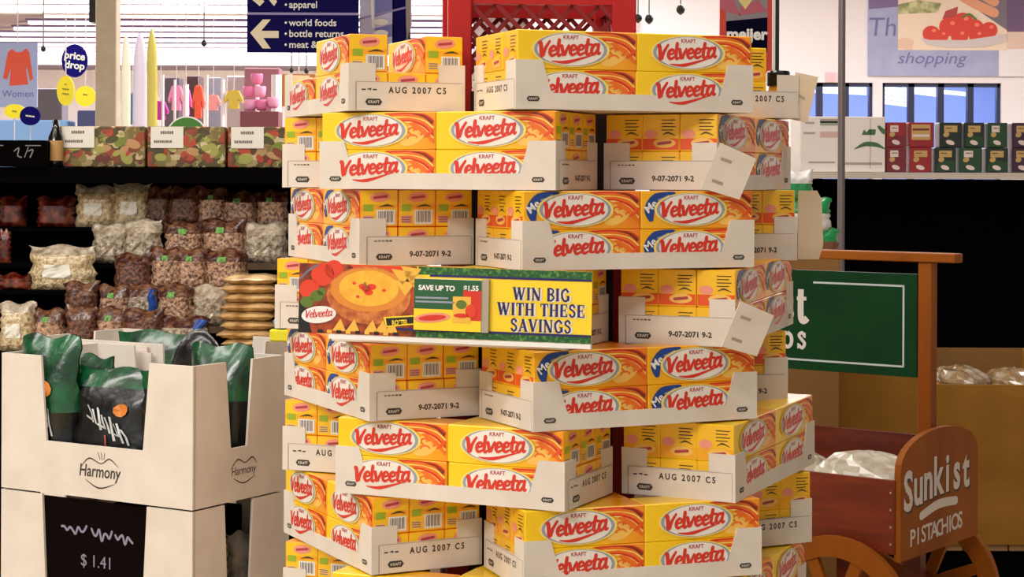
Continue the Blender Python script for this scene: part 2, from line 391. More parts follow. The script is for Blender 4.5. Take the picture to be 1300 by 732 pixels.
# ------------------------------------------------------------------ the cartons
BL, BD, BH = 0.237, 0.0752, 0.0705
yel = mat_print_x('carton_yellow', [(0.0, (252, 208, 18)), (0.55, (252, 200, 14)), (0.78, (248, 172, 14)), (1.0, (244, 150, 14))])
yel_o = mat_print_x('carton_amber', [(0.0, (252, 184, 16)), (0.5, (252, 176, 14)), (0.8, (246, 150, 14)), (1.0, (240, 128, 12))])
p_red = mat('print_red', (214, 52, 34), 0.4); p_org = mat('print_orange', (236, 112, 26), 0.4)
p_brn = mat('print_brown', (120, 44, 16), 0.4); p_gry = mat('print_greyblue', (150, 158, 176), 0.4)
p_wht = mat('print_oval_white', (238, 230, 220), 0.4); p_mac = mat('print_macaroni', (246, 194, 92), 0.4)
p_mac2 = mat('print_macaroni_light', (250, 206, 110), 0.4, rgb2=(240, 170, 66), scale=120); p_pal = mat('print_pale_yellow', (250, 222, 110), 0.4); p_pur = mat('print_plum', (176, 60, 74), 0.4)
p_blu = mat('print_blue', (30, 66, 142), 0.4); p_pnk = mat('print_pink', (240, 150, 130), 0.4)
p_grn = mat('print_green', (150, 176, 40), 0.4); p_bar = mat('print_bars', (120, 112, 124), 0.4)
p_ins = mat('print_dark', (70, 56, 20), 0.5); p_org2 = mat('print_soft_orange', (246, 170, 30), 0.4); p_rbd = mat('print_red_band', (232, 84, 24), 0.4)
def velveeta_logo(mb, F, cx, cy, rx, ry, off, small=False):
    mb.ell(cx, cy, rx * 1.07, ry * 1.06, F, p_pal, off)
    mb.ell(cx, cy, rx, ry, F, p_gry, off * 1.15)
    mb.ell(cx + rx * .0, cy, rx * .91, ry * .97, F, p_wht, off * 1.3)
    mb.text('KRAFT', ry * .34, F, p_pur, off * 1.5, x=cx, y=cy + ry * .62, bold=.02)
    script_word(mb, 'Velveeta', cx - rx * .88, cy - ry * .48, rx * 1.66, ry * .60, F, p_red, off * 1.5, rise=.06, shear=.08, bold=1.45)
    mb.ribbon([(cx - rx * .52, cy - ry * .72), (cx - rx * .1, cy - ry * .76), (cx + rx * .62, cy - ry * .28)], [ry * .05, ry * .22, ry * .06], F, p_red, off * 1.5)
yel_l = mat('carton_end_yellow', (246, 190, 22), 0.4, coat=.25); yel_r = mat('carton_side_yellow', (250, 198, 20), 0.4, coat=.25)
def carton_mesh(banner):
    mb = MB(); base = yel_o if banner else yel
    mb.cbox(-BL / 2, BL / 2, -BD / 2, BD / 2, 0, BH, 0.0016, base)
    F = front(-BD / 2); e = .0004; cols_end = (yel_l, yel_r)
    Xc = lambda t: (t - .5) * BL
    Zc = lambda t: (1 - t) * BH
    # fan of slices and the macaroni at the right of the front
    mb.ell(Xc(.80), Zc(.60), BL * .13, BH * .26, F, p_mac, e, rot=.5)
    mb.ell(Xc(.88), Zc(.42), BL * .10, BH * .2, F, p_mac2, e * 1.25, rot=-.3)
    for jj, (dx_, dz_, r_) in enumerate(((.74, .62, .05), (.80, .7, .045), (.86, .5, .05), (.80, .5, .04), (.9, .62, .03))):
        mb.ribbon([(Xc(dx_) + r_ * BL * math.cos(t), Zc(dz_) + r_ * BL * .6 * math.sin(t)) for t in (.2, 1.2, 2.2, 3.2)], BH * .05, F, p_org, e * (1.5 + .15 * jj), caps=False)
    for k, (c_, w0) in enumerate(((p_red, .10), (p_org, .11), (p_pal, .06), (p_org, .11), (p_red, .07), (p_pal, .05), (p_org, .12))):
        y_ = .05 + k * .055
        mb.ribbon([(Xc(.56 + k * .035), Zc(y_ * .8)), (Xc(.75 + k * .01), Zc(y_ * .85 + .02)), (Xc(.9), Zc(y_ + .06 + k * .012)), (Xc(.982), Zc(min(.8, y_ + .2 + k * .035)))],
                  [BH * .02, BH * w0, BH * w0 * 1.1, BH * w0 * .7], F, c_, e * (2.4 + .25 * k), caps=False)
    mb.ribbon([(Xc(.8), Zc(.05)), (Xc(.9), Zc(.12)), (Xc(.975), Zc(.3))], [BH * .01, BH * .05, BH * .09], F, p_brn, e * 4.4, caps=False)
    mb.ribbon([(Xc(.90), Zc(.66)), (Xc(.945), Zc(.58)), (Xc(.975), Zc(.44))], [BH * .02, BH * .09, BH * .10], F, p_rbd, e * 4.7, caps=False)
    if banner:
        mb.ribbon([(Xc(.09), Zc(.80)), (Xc(.075), Zc(.5)), (Xc(.14), Zc(.22)), (Xc(.30), Zc(.07))], [BH * .1, BH * .34, BH * .34, BH * .1], F, p_blu, e * 3.0, sm=6, caps=False)
        mb.text('Me', BH * .3, F, white, e * 4.0, x=Xc(.10), y=Zc(.48), bold=.02, rot=.7)
        mb.ribbon([(Xc(.15), Zc(.24)), (Xc(.19), Zc(.2)), (Xc(.24), Zc(.12))], BH * .05, F, p_gry, e * 4.2)
    velveeta_logo(mb, F, Xc(.437), Zc(.49), BL * .305, BH * .43, e * 5.0)
    # right end: small logo, green square, bar code
    FE = FR((BL / 2, 0, 0), (0, 1, 0), (0, 0, 1)); h, d = BH, BD
    k_ = .02
    mb.flat([(-d * .48, h * k_), (d * .48, h * k_), (d * .48, h * (1 - k_)), (-d * .48, h * (1 - k_))], FE, yel_r, e * .5)
    mb.flat([(-d * .48, h * .44), (d * .48, h * .50), (d * .48, h * .62), (-d * .48, h * .58)], FE, p_org2, e)
    mb.flat([(d * .24, h * .02), (d * .48, h * .02), (d * .48, h * .40), (d * .3, h * .34)], FE, p_org2, e)
    mb.ell(d * .02, h * .80, d * .27, h * .13, FE, p_pnk, e * 2, rot=.08)
    mb.ribbon([(-d * .14, h * .78), (d * .18, h * .82)], h * .07, FE, p_pur, e * 3)
    mb.flat([(-d * .42, h * .42), (-d * .16, h * .42), (-d * .16, h * .60), (-d * .42, h * .60)], FE, p_grn, e * 2)
    mb.flat([(-d * .08, h * .06), (d * .42, h * .06), (d * .42, h * .46), (-d * .08, h * .46)], FE, offw, e * 2)
    for k in range(9):
        x_ = -d * .03 + k * d * .046
        mb.flat([(x_, h * .12), (x_ + d * (.018 + .014 * (k % 2)), h * .12), (x_ + d * (.018 + .014 * (k % 2)), h * .42), (x_, h * .42)], FE, p_bar, e * 3)
    mb.flat([(-d * .44, h * .1), (-d * .14, h * .1), (-d * .14, h * .3), (-d * .44, h * .3)], FE, p_pnk if banner else p_mac, e * 2)
    for k in range(3): mb.flat([(-d * .42, h * (.12 + k * .06)), (-d * .18, h * (.12 + k * .06)), (-d * .18, h * (.145 + k * .06)), (-d * .42, h * (.145 + k * .06))], FE, p_bar, e * 3)
    mb.ribbon([(-d * .02, h * .53), (d * .2, h * .58), (d * .38, h * .54)], [h * .01, h * .06, h * .01], FE, p_ins, e * 3)
    # left end: fine print on yellow, red band with a light oval
    FE = FR((-BL / 2, 0, 0), (0, -1, 0), (0, 0, 1))
    mb.flat([(-d * .48, h * .02), (d * .48, h * .02), (d * .48, h * .98), (-d * .48, h * .98)], FE, yel_l, e * .5)
    mb.flat([(-d * .48, h * .04), (d * .48, h * .04), (d * .48, h * .34), (-d * .48, h * .34)], FE, p_rbd if banner else p_org2, e)
    mb.ell(d * .1, h * .22, d * .30, h * .13, FE, p_mac, e * 2); mb.ribbon([(-d * .06, h * .2), (d * .26, h * .24)], h * .08, FE, p_pur, e * 3)
    mb.ell(-d * .26, h * .46, d * .18, h * .12, FE, p_pnk, e * 2)
    for k in range(4): mb.flat([(d * .02, h * (.56 + k * .09)), (d * (.34 + .06 * (k % 2)), h * (.56 + k * .09)), (d * (.34 + .06 * (k % 2)), h * (.585 + k * .09)), (d * .02, h * (.585 + k * .09))], FE, p_ins, e * 2)
    mb.ribbon([(d * .05, h * .44), (d * .2, h * .5), (d * .4, h * .42)], [h * .01, h * .05, h * .01], FE, p_ins, e * 3)
    return mb.mesh('cheese_carton')
CARTON = [carton_mesh(False), carton_mesh(True)]

# ------------------------------------------------------------------ the trays
TL, TW = 0.48, 0.2326
def stamp_mark(mb, F, x, y, w, off=.0004, m=None):
    m = m or stamp; h = w * .36
    mb.flat([(x - w / 2, y), (x - w * .36, y + h / 2), (x + w * .36, y + h / 2), (x + w / 2, y), (x + w * .36, y - h / 2), (x - w * .36, y - h / 2)], F, m, off)
    mb.text('KRAFT', h * .62, F, card, off * 2, x=x, y=y - h * .22, bold=.015)
def tray_mesh(code, torn=None):
    mb = MB(); t = .003; a, b = TL / 2, TW / 2
    mb.box(-a + t, a - t, -b + t, b - t, 0, t, card)
    lip, top = .030, .090
    def lipped(F, L):
        P = [(-L, 0), (L, 0), (L, top if torn != 'R' else lip + .012), (L - .052, top), (L - .070, lip), (-L + .070, lip), (-L + .052, top), (-L, top)]
        if torn == 'R': P = [(-L, 0), (L, 0), (L, lip), (-L + .070, lip), (-L + .052, top), (-L, top)]
        if torn == 'L': P = [(-L, 0), (L, 0), (L, top), (L - .052, top), (L - .070, lip), (-L, lip)]
        mb.plate(P, F, t, card)
    Ff = front(-b); lipped(Ff, a)
    Fb = FR((0, b, 0), (-1, 0, 0), (0, 0, 1)); mb.plate([(-a, 0), (a, 0), (a, top), (a - .052, top), (a - .07, lip), (-a + .07, lip), (-a + .052, top), (-a, top)], Fb, t, card)
    for sx in (-1, 1):
        F = FR((sx * a, 0, 0), (0, sx, 0), (0, 0, 1)); L = b - t
        mb.plate([(-L, 0), (L, 0), (L, top), (L - .05, top), (L - .05, .056), (-L + .05, .056), (-L + .05, top), (-L, top)], F, t, card)
        # folded outer end panel with its own edge
        F2 = FR((sx * (a + .0016), 0, 0), (0, sx, 0), (0, 0, 1))
        mb.plate([(-L + .012, .001), (L - .003, .001), (L - .003, .055), (-L + .012, .055)], F2, .0014, card)
        mb.flat([(-L + .0105, .001), (-L + .0125, .001), (-L + .0125, .055), (-L + .0105, .055)], F2, card_edge, .0003)
        mb.flat([(-L + .012, .0545), (L - .003, .0545), (L - .003, .0556), (-L + .012, .0556)], F2, card_edge, .0003)
        stamp_mark(mb, F2, -L + .046, .017, .034)
        if code == 'AUG 2007 C5':
            mb.text('AUG 2007 C5', .0165, F2, stamp, .0004, x=.020, y=.0345, sx=.86, bold=.03, space=1.45)
            for k in range(3): mb.flat([(-L + .022 + k * .011, .039 + .002 * (k % 2)), (-L + .03 + k * .011, .039), (-L + .03 + k * .011, .0415 + .002 * (k % 2)), (-L + .022 + k * .011, .0415)], F2, stamp, .0004)
        else:
            mb.text(code, .0145, F2, stamp, .0004, x=.026, y=.017, sx=1.0, bold=.035, space=1.02)
            for k in range(5): mb.flat([(-L + .026 + k * .0075, .046), (-L + .0315 + k * .0075, .046), (-L + .0315 + k * .0075, .0485), (-L + .026 + k * .0075, .0485)], F2, stamp if k > 2 else stamp_l, .0004)
    if torn != 'L': stamp_mark(mb, Ff, -a + .034, .019, .026)
    if torn != 'R': stamp_mark(mb, Ff, a - .034, .019, .026)
    return mb.mesh('display_tray')
CODE_A, CODE_B = 'AUG 2007 C5', '9-07-2071 9-2'
TRAY = {(c, t): None for c in (CODE_A, CODE_B) for t in (None, 'L', 'R')}
def get_tray(c, t=None):
    if TRAY[(c, t)] is None: TRAY[(c, t)] = tray_mesh(c, t)
    return TRAY[(c, t)]
AX, AY = 0.0621, 3.9502
LZ = [.1228, -.0245, -.1705, -.3160, -.4620, -.6080, -.7550, -.9030]
ADJ = {(0, 'S'): (-.009, .008, -1.3), (0, 'F'): (-.011, .010, -2.5), (0, 'T'): (-.002, -.006, 0),
       (1, 'S'): (-.018, -.003, -2.2), (1, 'F'): (-.023, -.002, 1.0), (1, 'T'): (0, 0, -.4),
       (2, 'S'): (.003, -.017, .4), (2, 'F'): (-.006, .003, 0), (2, 'T'): (0, .010, -3.2),
       (3, 'S'): (0, .008, 1.4), (3, 'F'): (0, -.015, 0), (3, 'T'): (-.007, .016, -2.5),
       (4, 'S'): (.009, -.001, 3.7), (4, 'F'): (.003, -.004, 3.3), (4, 'T'): (-.008, -.011, -5.7),
       (5, 'S'): (.026, .006, -4.5), (5, 'F'): (.008, -.013, -2.5), (5, 'T'): (-.001, .010, 1.4),
       (6, 'S'): (.009, -.020, 4.5), (6, 'F'): (.011, -.006, -3.5), (6, 'T'): (.013, .020, 4.0),
       (7, 'S'): (.02, .0, -1.5), (7, 'F'): (.0, -.01, 0), (7, 'T'): (.0, .0, 1.5)}
ORD = ['top', 'second', 'third', 'fourth', 'fifth', 'sixth', 'seventh', 'eighth']
WHERE = {('A', 'S'): 'left tray', ('A', 'F'): 'right-of-centre front tray', ('A', 'T'): 'far right tray',
         ('B', 'S'): 'right tray', ('B', 'F'): 'left-of-centre front tray', ('B', 'T'): 'far left tray'}
CTR = TL / 2 + .011 + TW / 2
for i in range(8):
    k = 'A' if i % 2 == 0 else 'B'
    th = R(22.5) if k == 'A' else R(-22.5)
    for s_ in 'SFT':
        if s_ == 'F': cu, cv, extra = 0, CTR, 0
        else:
            right = (s_ == 'T') == (k == 'A')
            cu, cv, extra = (CTR if right else -CTR), 0, (R(90) if right else R(-90))
        dx, dy, dt = ADJ[(i, s_)]
        c, s = math.cos(th), math.sin(th)
        x = cu * c + cv * s + AX + dx; t = -cu * s + cv * c; y = AY - t - dy
        M = TR(x, y, EYE + LZ[i], th + R(dt) + extra)
        if (i, s_) in ((3, 'S'), (5, 'S')): M = M @ Matrix.Translation((0, 0, .002)) @ Matrix.Rotation(R(-1.3), 4, 'Y')
        code = CODE_A if i in (0, 5, 6, 7) else CODE_B
        torn = 'L' if (i, s_) in ((1, 'S'), (3, 'S'), (0, 'T')) else None
        tr = link('display_tray', get_tray(code, torn), None, M)
        desc = {('A', 'S'): 'white open-front cardboard tray, left tray', ('A', 'F'): 'white open-front cardboard tray, right-of-centre front tray', ('A', 'T'): 'white cardboard tray, far right tray',
                ('B', 'S'): 'white open-front cardboard tray, right tray', ('B', 'F'): 'white open-front cardboard tray, left-of-centre front tray', ('B', 'T'): 'white cardboard tray, far left tray'}[(k, s_)]
        tag(tr, '%s of the %s layer from the top' % (desc, ORD[i]) if i else desc + ' of the topmost layer', 'tray', 'cardboard trays of the cheese tower')
        a, b = TL / 2, TW / 2
        if (i, s_) in ((1, 'S'), (3, 'S')):          # torn front corner, bent out and leaning
            fm = MB(); F = FR((0, 0, 0), (1, 0, 0), (0, 0, 1))
            fm.plate([(0, 0), (.075, .005), (.075, .088), (.0, .092)], F, .003, card)
            for zz in (.018, .062): fm.flat([(.012, zz), (.034, zz), (.034, zz + .006), (.012, zz + .006)], F, card_edge, .0005)
            link('corner_flap', fm, tr, Matrix.Translation((-a - .004, -b - .005, .004)) @ Matrix.Rotation(R(-58 if i == 1 else -50), 4, 'Z') @ Matrix.Translation((-.035, 0, 0)) @ Matrix.Rotation(R(20), 4, 'Y') @ Matrix.Rotation(R(10), 4, 'X'))
        if (i, s_) == (0, 'T'):
            fm = MB(); F = FR((0, 0, 0), (1, 0, 0), (0, 0, 1))
            fm.plate([(0, 0), (.05, 0), (.052, .098), (.004, .098)], F, .003, card_in); fm.flat([(.018, .05), (.034, .044), (.034, .05), (.018, .056)], F, card_edge, .0005)
            link('corner_flap', fm, tr, Matrix.Translation((-a + .002, -b, .002)) @ Matrix.Rotation(R(-112), 4, 'Z') @ Matrix.Translation((-.032, 0, 0)) @ Matrix.Rotation(R(12), 4, 'Y'))
        if (i, s_) == (2, 'T'):
            fm = MB(); F = FR((0, 0, 0), (1, 0, 0), (0, 0, 1))
            fm.plate([(0, 0), (.045, 0), (.054, .03), (.050, .125), (.040, .142), (0, .142)], F, .004, card_in)
            link('side_flap', fm, tr, Matrix.Translation((-a - .002, -b - .001, .002)) @ Matrix.Rotation(R(-100), 4, 'Z'))
        # cartons the photo shows in this tray
        vis = 1 if (k, s_) in (('A', 'S'), ('B', 'F'), ('B', 'T')) else -1
        cells = []
        for tier in (0, 1):
            if s_ != 'T':
                for cx in (-1, 1): cells.append((cx, 0, tier))
                cells += [(vis, 1, tier), (vis, 2, tier)]
            else: cells += [(vis, r_, tier) for r_ in range(3)]
        if (i, s_) == (0, 'S'): cells = [q for q in cells if not (q[2] == 1 and (q[0] == -1 or q[1] == 1))]
        if (i, s_) == (0, 'T'): cells = [q for q in cells if q[1] != 0 and not (q[1] == 2 and q[2] == 1)]
        banner = i in (2, 4) or (i, s_) in ((1, 'S'), (3, 'S'))
        for cx, r_, tier in cells:
            jx, jy = random.uniform(-.0012, .0012), random.uniform(-.0006, .0006)
            L = Matrix.Translation((cx * (BL / 2 + .0002) + jx, (r_ - 1) * .0755 + jy, .0032 + tier * (BH + .0004)))
            cb = link('cheese_carton', CARTON[1 if banner else 0], None, M @ L)
            tier_w = 'upper' if tier else 'lower'
            if r_ == 0 and s_ != 'T': pos = 'at the %s front' % ('left' if cx < 0 else 'right')
            elif s_ == 'T': pos = 'showing its end, %s' % ('outermost', 'middle', 'innermost')[r_]
            else: pos = 'showing only its end, %s' % ('', 'middle', 'rear')[r_]
            lb = '%s yellow carton %s of %s, %s layer' % (tier_w, pos, WHERE[(k, s_)], ORD[i])
            tag(cb, lb, 'carton', 'yellow cheese cartons in the tower')

# jar with a black lid standing in the far right tray of the top layer
jm_y = mat('queso_yellow', (232, 170, 30), 0.25, coat=0.3)
jp = W(988, 140, 3.97); jp.z = EYE + LZ[0] + .004
ja = empty('cheese_jar', 'small yellow jar with a shiny black lid in the far right top tray', 'jar', TR(jp.x, jp.y, jp.z))
m_ = MB(); m_.smooth = True; m_.lathe([(.018, 0), (.0215, .004), (.0215, .06), (.019, .068)], jm_y, n=20); link('jar_body', m_, ja)
m_ = MB(); m_.lathe([(.0235, .066), (.0245, .068), (.0245, .094), (.022, .098)], mat('lid_black', (12, 10, 10), 0.2), n=20); link('lid', m_, ja)

# ------------------------------------------------------------------ red lattice rack in the middle of the tower
rk = empty('lattice_rack', 'red wooden lattice rack rising through the middle of the carton tower', 'rack', TR(.047, AY, .64, R(4)))
hw, ht = .165, 1.42
for sx in (-1, 1):
    for sy in (-1, 1):
        m_ = MB(); m_.cbox(sx * hw - .024, sx * hw + .024, sy * hw - .02, sy * hw + .02, 0, ht, .003, red_p); link('post', m_, rk)
for k in range(4):
    m_ = MB(); Q = Matrix.Rotation(R(90 * k), 4, 'Z'); w_ = hw - .022
    m_.box(-w_, w_, -hw - .010, -hw + .012, ht - .165, ht - .02, red_p, Q)
    link('rail', m_, rk)
    m_ = MB(); m_.box(-w_, w_, -hw - .021, -hw + .012, .0, 1.08, mat('rack_gap_shade', (26, 8, 8), 0.7), Q); link('shade_board', m_, rk)  # near-black boards added to keep the gaps between trays in shade
    l_ = MB(); z0, z1 = 1.10, ht - .165
    for dirn, yy in ((1, -hw - .006), (-1, -hw + .004)):
        n_ = 9
        for j in range(-6, n_ + 6):
            x0 = -w_ + j * .052; x1 = x0 + dirn * (z1 - z0) * .95
            a_, b_ = (x0, z1), (x1, z0)
            # clip against the opening
            def clip(p, q):
                (xa, za), (xb, zb_) = p, q; t0, t1 = 0.0, 1.0
                for lo_, hi_ in ((-w_, w_),):
                    d_ = xb - xa
                    ta, tb = (lo_ - xa) / d_, (hi_ - xa) / d_
                    if ta > tb: ta, tb = tb, ta
                    t0, t1 = max(t0, ta), min(t1, tb)
                return None if t1 - t0 < .03 else ((xa + (xb - xa) * t0, za + (zb_ - za) * t0), (xa + (xb - xa) * t1, za + (zb_ - za) * t1))
            cl = clip(a_, b_)
            if not cl: continue
            (xa, za), (xb, zb2) = cl; L_ = math.hypot(xb - xa, zb2 - za); an = math.atan2(zb2 - za, xb - xa)
            m2 = Q @ Matrix.Translation(((xa + xb) / 2, yy, (za + zb2) / 2)) @ Matrix.Rotation(-an, 4, 'Y')
            l_.box(-L_ / 2, L_ / 2, -.003, .003, -.0045, .0045, red_l, m2)
    link('lattice_panel', l_, rk)
# base under the tower
bs = empty('pallet_stand', 'white cardboard base on a wooden pallet carrying the carton tower', 'stand', TR(AX, AY, 0))
m_ = MB(); m_.lathe([(.50, .12), (.50, .638), (.49, .64)], card, n=8); link('plinth', m_, bs)
pw = mat('pallet_wood', (150, 116, 74), 0.8)
m_ = MB()
for k in range(6): m_.box(-.5 + k * .17, -.36 + k * .17, -.5, .5, .1, .12, pw)
for k in (-.45, 0, .45): m_.box(-.5, .5, k - .04, k + .04, 0, .1, pw)
link('pallet', m_, bs)

# ------------------------------------------------------------------ sign on the fourth layer
sg = W(562, 384, 3.405)
SW, SH = .548, .128
sign = empty('promotional_sign', 'yellow and green promotional sign with a bowl of cheese dip, mid tower', 'sign', TR(sg.x, sg.y, sg.z, R(-13)) @ Matrix.Rotation(R(.9), 4, 'Y'))
m_ = MB(); F = front(0); h2, w2 = SH / 2, SW / 2
sy_ = mat('sign_yellow', (252, 216, 40), 0.5); sg_g = mat('sign_band_green', (20, 84, 40), 0.5, rgb2=(96, 156, 60), scale=140, lo=.5, hi=.7)
m_.box(-w2, w2, .0003, .005, -h2, h2, sy_)
e = .0004
def rect(mb, x0, x1, z0, z1, F, m, off): mb.flat([(x0, z0), (x1, z0), (x1, z1), (x0, z1)], F, m, off)
bx = lambda px: (px - 374) / 376.0 * SW - w2          # across the sign
bz = lambda py: h2 - (py - 338) / 90.0 * SH
rect(m_, bx(530), w2, bz(348), h2, F, sg_g, e); rect(m_, bx(545), w2, bz(350.5), bz(347.5), F, navy, e * 2)
rect(m_, bx(500), w2, -h2, bz(419), F, sg_g, e); rect(m_, bx(500), w2, bz(420), bz(417), F, navy, e * 2)
dark_bg = mat('dip_background', (104, 30, 16), 0.5, rgb2=(176, 70, 26), scale=45, lo=.4, hi=.6)
rect(m_, -w2, bx(528), -h2, h2, F, dark_bg, e)
m_.flat([(bx(374), bz(385)), (bx(384), bz(398)), (bx(392), bz(428)), (bx(374), bz(428))], F, black, e * 1.5)
tom = mat('tomato_print', (226, 62, 30), 0.5); grn = mat('leaf_print', (92, 120, 36), 0.5); brd = mat('bread_print', (172, 78, 26), 0.5, rgb2=(224, 136, 66), scale=60)
brd_l = mat('bread_light_print', (224, 138, 48), 0.5); dip = mat('dip_print', (246, 190, 60), 0.5, rgb2=(238, 172, 44), scale=50); chip = mat('chip_print', (240, 184, 70), 0.5)
for cx_, cy_, r_ in ((405, 352, 15), (388, 372, 13), (420, 345, 12), (470, 338.5, 0), (505, 342, 0)):
    if r_: m_.ell(bx(cx_), bz(cy_), r_ / 376 * SW, r_ / 90 * SH, F, tom, e * 2)
m_.flat([(bx(440), bz(338)), (bx(520), bz(338)), (bx(505), bz(352)), (bx(455), bz(350))], F, tom, e * 1.8)
for cx_, cy_, r_ in ((385, 388, 9), (398, 380, 9), (404, 374, 6)): m_.ell(bx(cx_), bz(cy_), r_ / 376 * SW, r_ * .8 / 90 * SH, F, grn, e * 2.2)
m_.ell(bx(466), bz(377), 55 / 376 * SW, 37 / 90 * SH, F, brd, e * 2.6)
m_.ell(bx(466), bz(370), 50 / 376 * SW, 28 / 90 * SH, F, brd_l, e * 3)
m_.ell(bx(466), bz(368), 39 / 376 * SW, 23 / 90 * SH, F, dip, e * 3.4)
for cx_, cy_ in ((463, 369), (470, 366), (459, 366), (466, 373), (486, 370), (452, 379), (447, 362)): m_.ell(bx(cx_), bz(cy_), (6 if cx_ < 472 and cx_ > 455 else 2.5) / 376 * SW, (4 if cx_ < 472 and cx_ > 455 else 2) / 90 * SH, F, tom, e * 3.8)
m_.ribbon([(bx(461), bz(361)), (bx(463), bz(368))], .003, F, grn, e * 4.2)
for px_, py_ in ((508, 350), (525, 356), (520, 346), (512, 364)): m_.flat([(bx(px_ - 13), bz(py_ - 8)), (bx(px_ + 14), bz(py_ - 5)), (bx(px_ + 2), bz(py_ + 12))], F, chip, e * 3.2)
for px_ in (428, 446, 470, 484, 496): m_.flat([(bx(px_ - 9), bz(424)), (bx(px_ + 9), bz(424)), (bx(px_ + 2), bz(408))], F, chip, e * 3.2)
for j in range(9): m_.box(bx(400) + j * .018, bx(400) + j * .018 + .009, -.0016, -.0002, -h2 + .001, -h2 + .007, chip if j % 2 else black)
m_.ribbon([(bx(376), bz(358)), (bx(386), bz(348)), (bx(398), bz(340))], .0045, F, p_bar, e * 3)
# small product oval on the picture
m_.ell(bx(401), bz(404), 23 / 376 * SW, 11 / 90 * SH, F, white, e * 4, rot=.12)
script_word(m_, 'Velveeta', bx(383), bz(409), .052, .009, F, p_red, e * 5, rise=.1)
# black and yellow plate
m_.flat([(bx(486), bz(404)), (bx(527), bz(400)), (bx(527), bz(412)), (bx(490), bz(417))], F, sy_, e * 4)
m_.flat([(bx(489), bz(405.5)), (bx(526), bz(402)), (bx(526), bz(410.5)), (bx(491), bz(415))], F, black, e * 4.6)
m_.text('RO*TEL', .0125, F, sy_, e * 5.4, x=bx(508), y=bz(413), bold=.03, rot=.09, sx=.72)
# slogan
for ln, py_ in (('WIN BIG', 376), ('WITH THESE', 395.5), ('SAVINGS', 415.5)):
    sxx = .160 / (serif_width('WITH THESE') * .0225)
    serif(m_, ln, .0225, F, offw, e * 1.5, bx(688.5) + .001, bz(py_) - .0012, sx=sxx, bold=1.25)
    serif(m_, ln, .0225, F, navy, e * 2.4, bx(687), bz(py_), sx=sxx)
link('sign_board', m_, sign)
# coupon pad glued on the sign
m_ = MB(); pad_g = mat('coupon_green', (26, 92, 50), 0.5); pad_e = mat('coupon_edge', (176, 166, 146), 0.7)
x0, x1, z0, z1 = bx(527), bx(613), bz(418), bz(353)
m_.box(x0, x1, -.010, -.001, z0, z1, offw); m_.box(x1, x1 + .013, -.0085, -.001, z0 - .001, z1 + .002, pad_e)
F2 = front(-.010)
rect(m_, x0, x1, bz(391), z1, F2, pad_g, e); rect(m_, x0, x1, z0, bz(391), F2, sy_, e)
rect(m_, bx(590), x1, bz(404), bz(366), F2, p_red, e * 2); rect(m_, bx(577), bx(600), bz(407), bz(374), F2, chip, e * 3)
m_.ell(bx(551), bz(402), .034, .0085, F2, p_pnk, e * 3, rot=.1); m_.ell(bx(551), bz(402), .026, .005, F2, p_red, e * 4, rot=.1)
m_.ell(bx(588), bz(384), .010, .008, F2, grn, e * 4); m_.ell(bx(588), bz(398), .014, .004, F2, p_red, e * 4); m_.ell(bx(600), bz(392), .01, .012, F2, tom, e * 4)
m_.text('SAVE UP TO', .0125, F2, white, e * 3, x=bx(556), y=bz(367), bold=.045)
m_.text('$1.55', .0125, F2, white, e * 3, x=bx(600), y=bz(366), bold=.035)
for zz, ww in ((377, 42), (382, 50)): rect(m_, bx(529), bx(529 + ww), bz(zz + 1), bz(zz - 1.4), F2, p_gry, e * 3)
link('coupon_pad', m_, sign)
m_ = MB(); m_.box(-w2 + .06, w2, -.004, .012, -h2 - .009, -h2 - .001, white); link('ledge_strip', m_, sign)

# ------------------------------------------------------------------ bags
def nz(x, y, s):
    return (math.sin(x * 7.1 + s) * math.cos(y * 6.3 + s * 1.7) + .6 * math.sin(x * 15.7 + y * 9.1 + s * 2.3) + .4 * math.cos(y * 21 - x * 13 + s)) / 2
def bag_fn(w, h, t, seed, lump):
    def f(u, v, side):
        pr = min(1, (1 - v) / .30) ** .7 * min(1, (v + .06) / .16) ** .5
        th = t / 2 * max(0, 1 - u ** 4) ** .7 * pr + .002
        th += lump * nz(u * 1.6, v * 2.4, seed) * (max(0, 1 - u * u) * (pr ** .6))
        wx_ = w / 2 * (1 - .07 * math.sin(v * math.pi) * (1 if v > .5 else .4)) + .0045 * math.sin(v * 17 + seed) * (w / .2) + .003 * math.sin(v * 41 + seed * 3)
        return Vector((u * wx_, -side * max(th, .001), v * h + .006 * math.sin(u * 5 + seed) * (v > .85)))
    return f
def bag_mb(w, h, t, seed, lump, m_body, m_head, split=.66, nx=12, nv=14):
    mb = MB(); mb.smooth = True; f = bag_fn(w, h, t, seed, lump)
    for side in (1, -1):
        for (v0, v1, mm, n_) in ((0, split, m_body, max(4, int(nv * split))), (split, 1, m_head, max(3, int(nv * (1 - split))))):
            P = [[f(-1 + 2 * i / nx, v0 + (v1 - v0) * j / n_, side) for i in range(nx + 1)] for j in range(n_ + 1)]
            if side < 0: P = [r_[::-1] for r_ in P]
            mb.grid(P, mm)
    return mb, f
def patch(f, u0, u1, v0, v1, m, off=.003, n=4, cols=None):
    mb = MB()
    P = [[f(u0 + (u1 - u0) * i / n, v0 + (v1 - v0) * j / n, 1) + Vector((0, -off, 0)) for i in range(n + 1)] for j in range(n + 1)]
    mb.grid(P, m)
    return mb
nutm = mat('nut_pieces', (84, 46, 30), 0.35, rgb2=(214, 170, 136), scale=95, detail=4, lo=.36, hi=.62, coat=.6, bump=.9)
nutd = mat('dark_nut_pieces', (52, 20, 12), 0.35, rgb2=(140, 88, 62), scale=90, detail=4, lo=.38, hi=.66, coat=.6, bump=.9)
pasm = mat('pale_pasta', (150, 116, 70), 0.35, rgb2=(232, 212, 170), scale=80, detail=4, lo=.32, hi=.62, coat=.6, bump=.9)
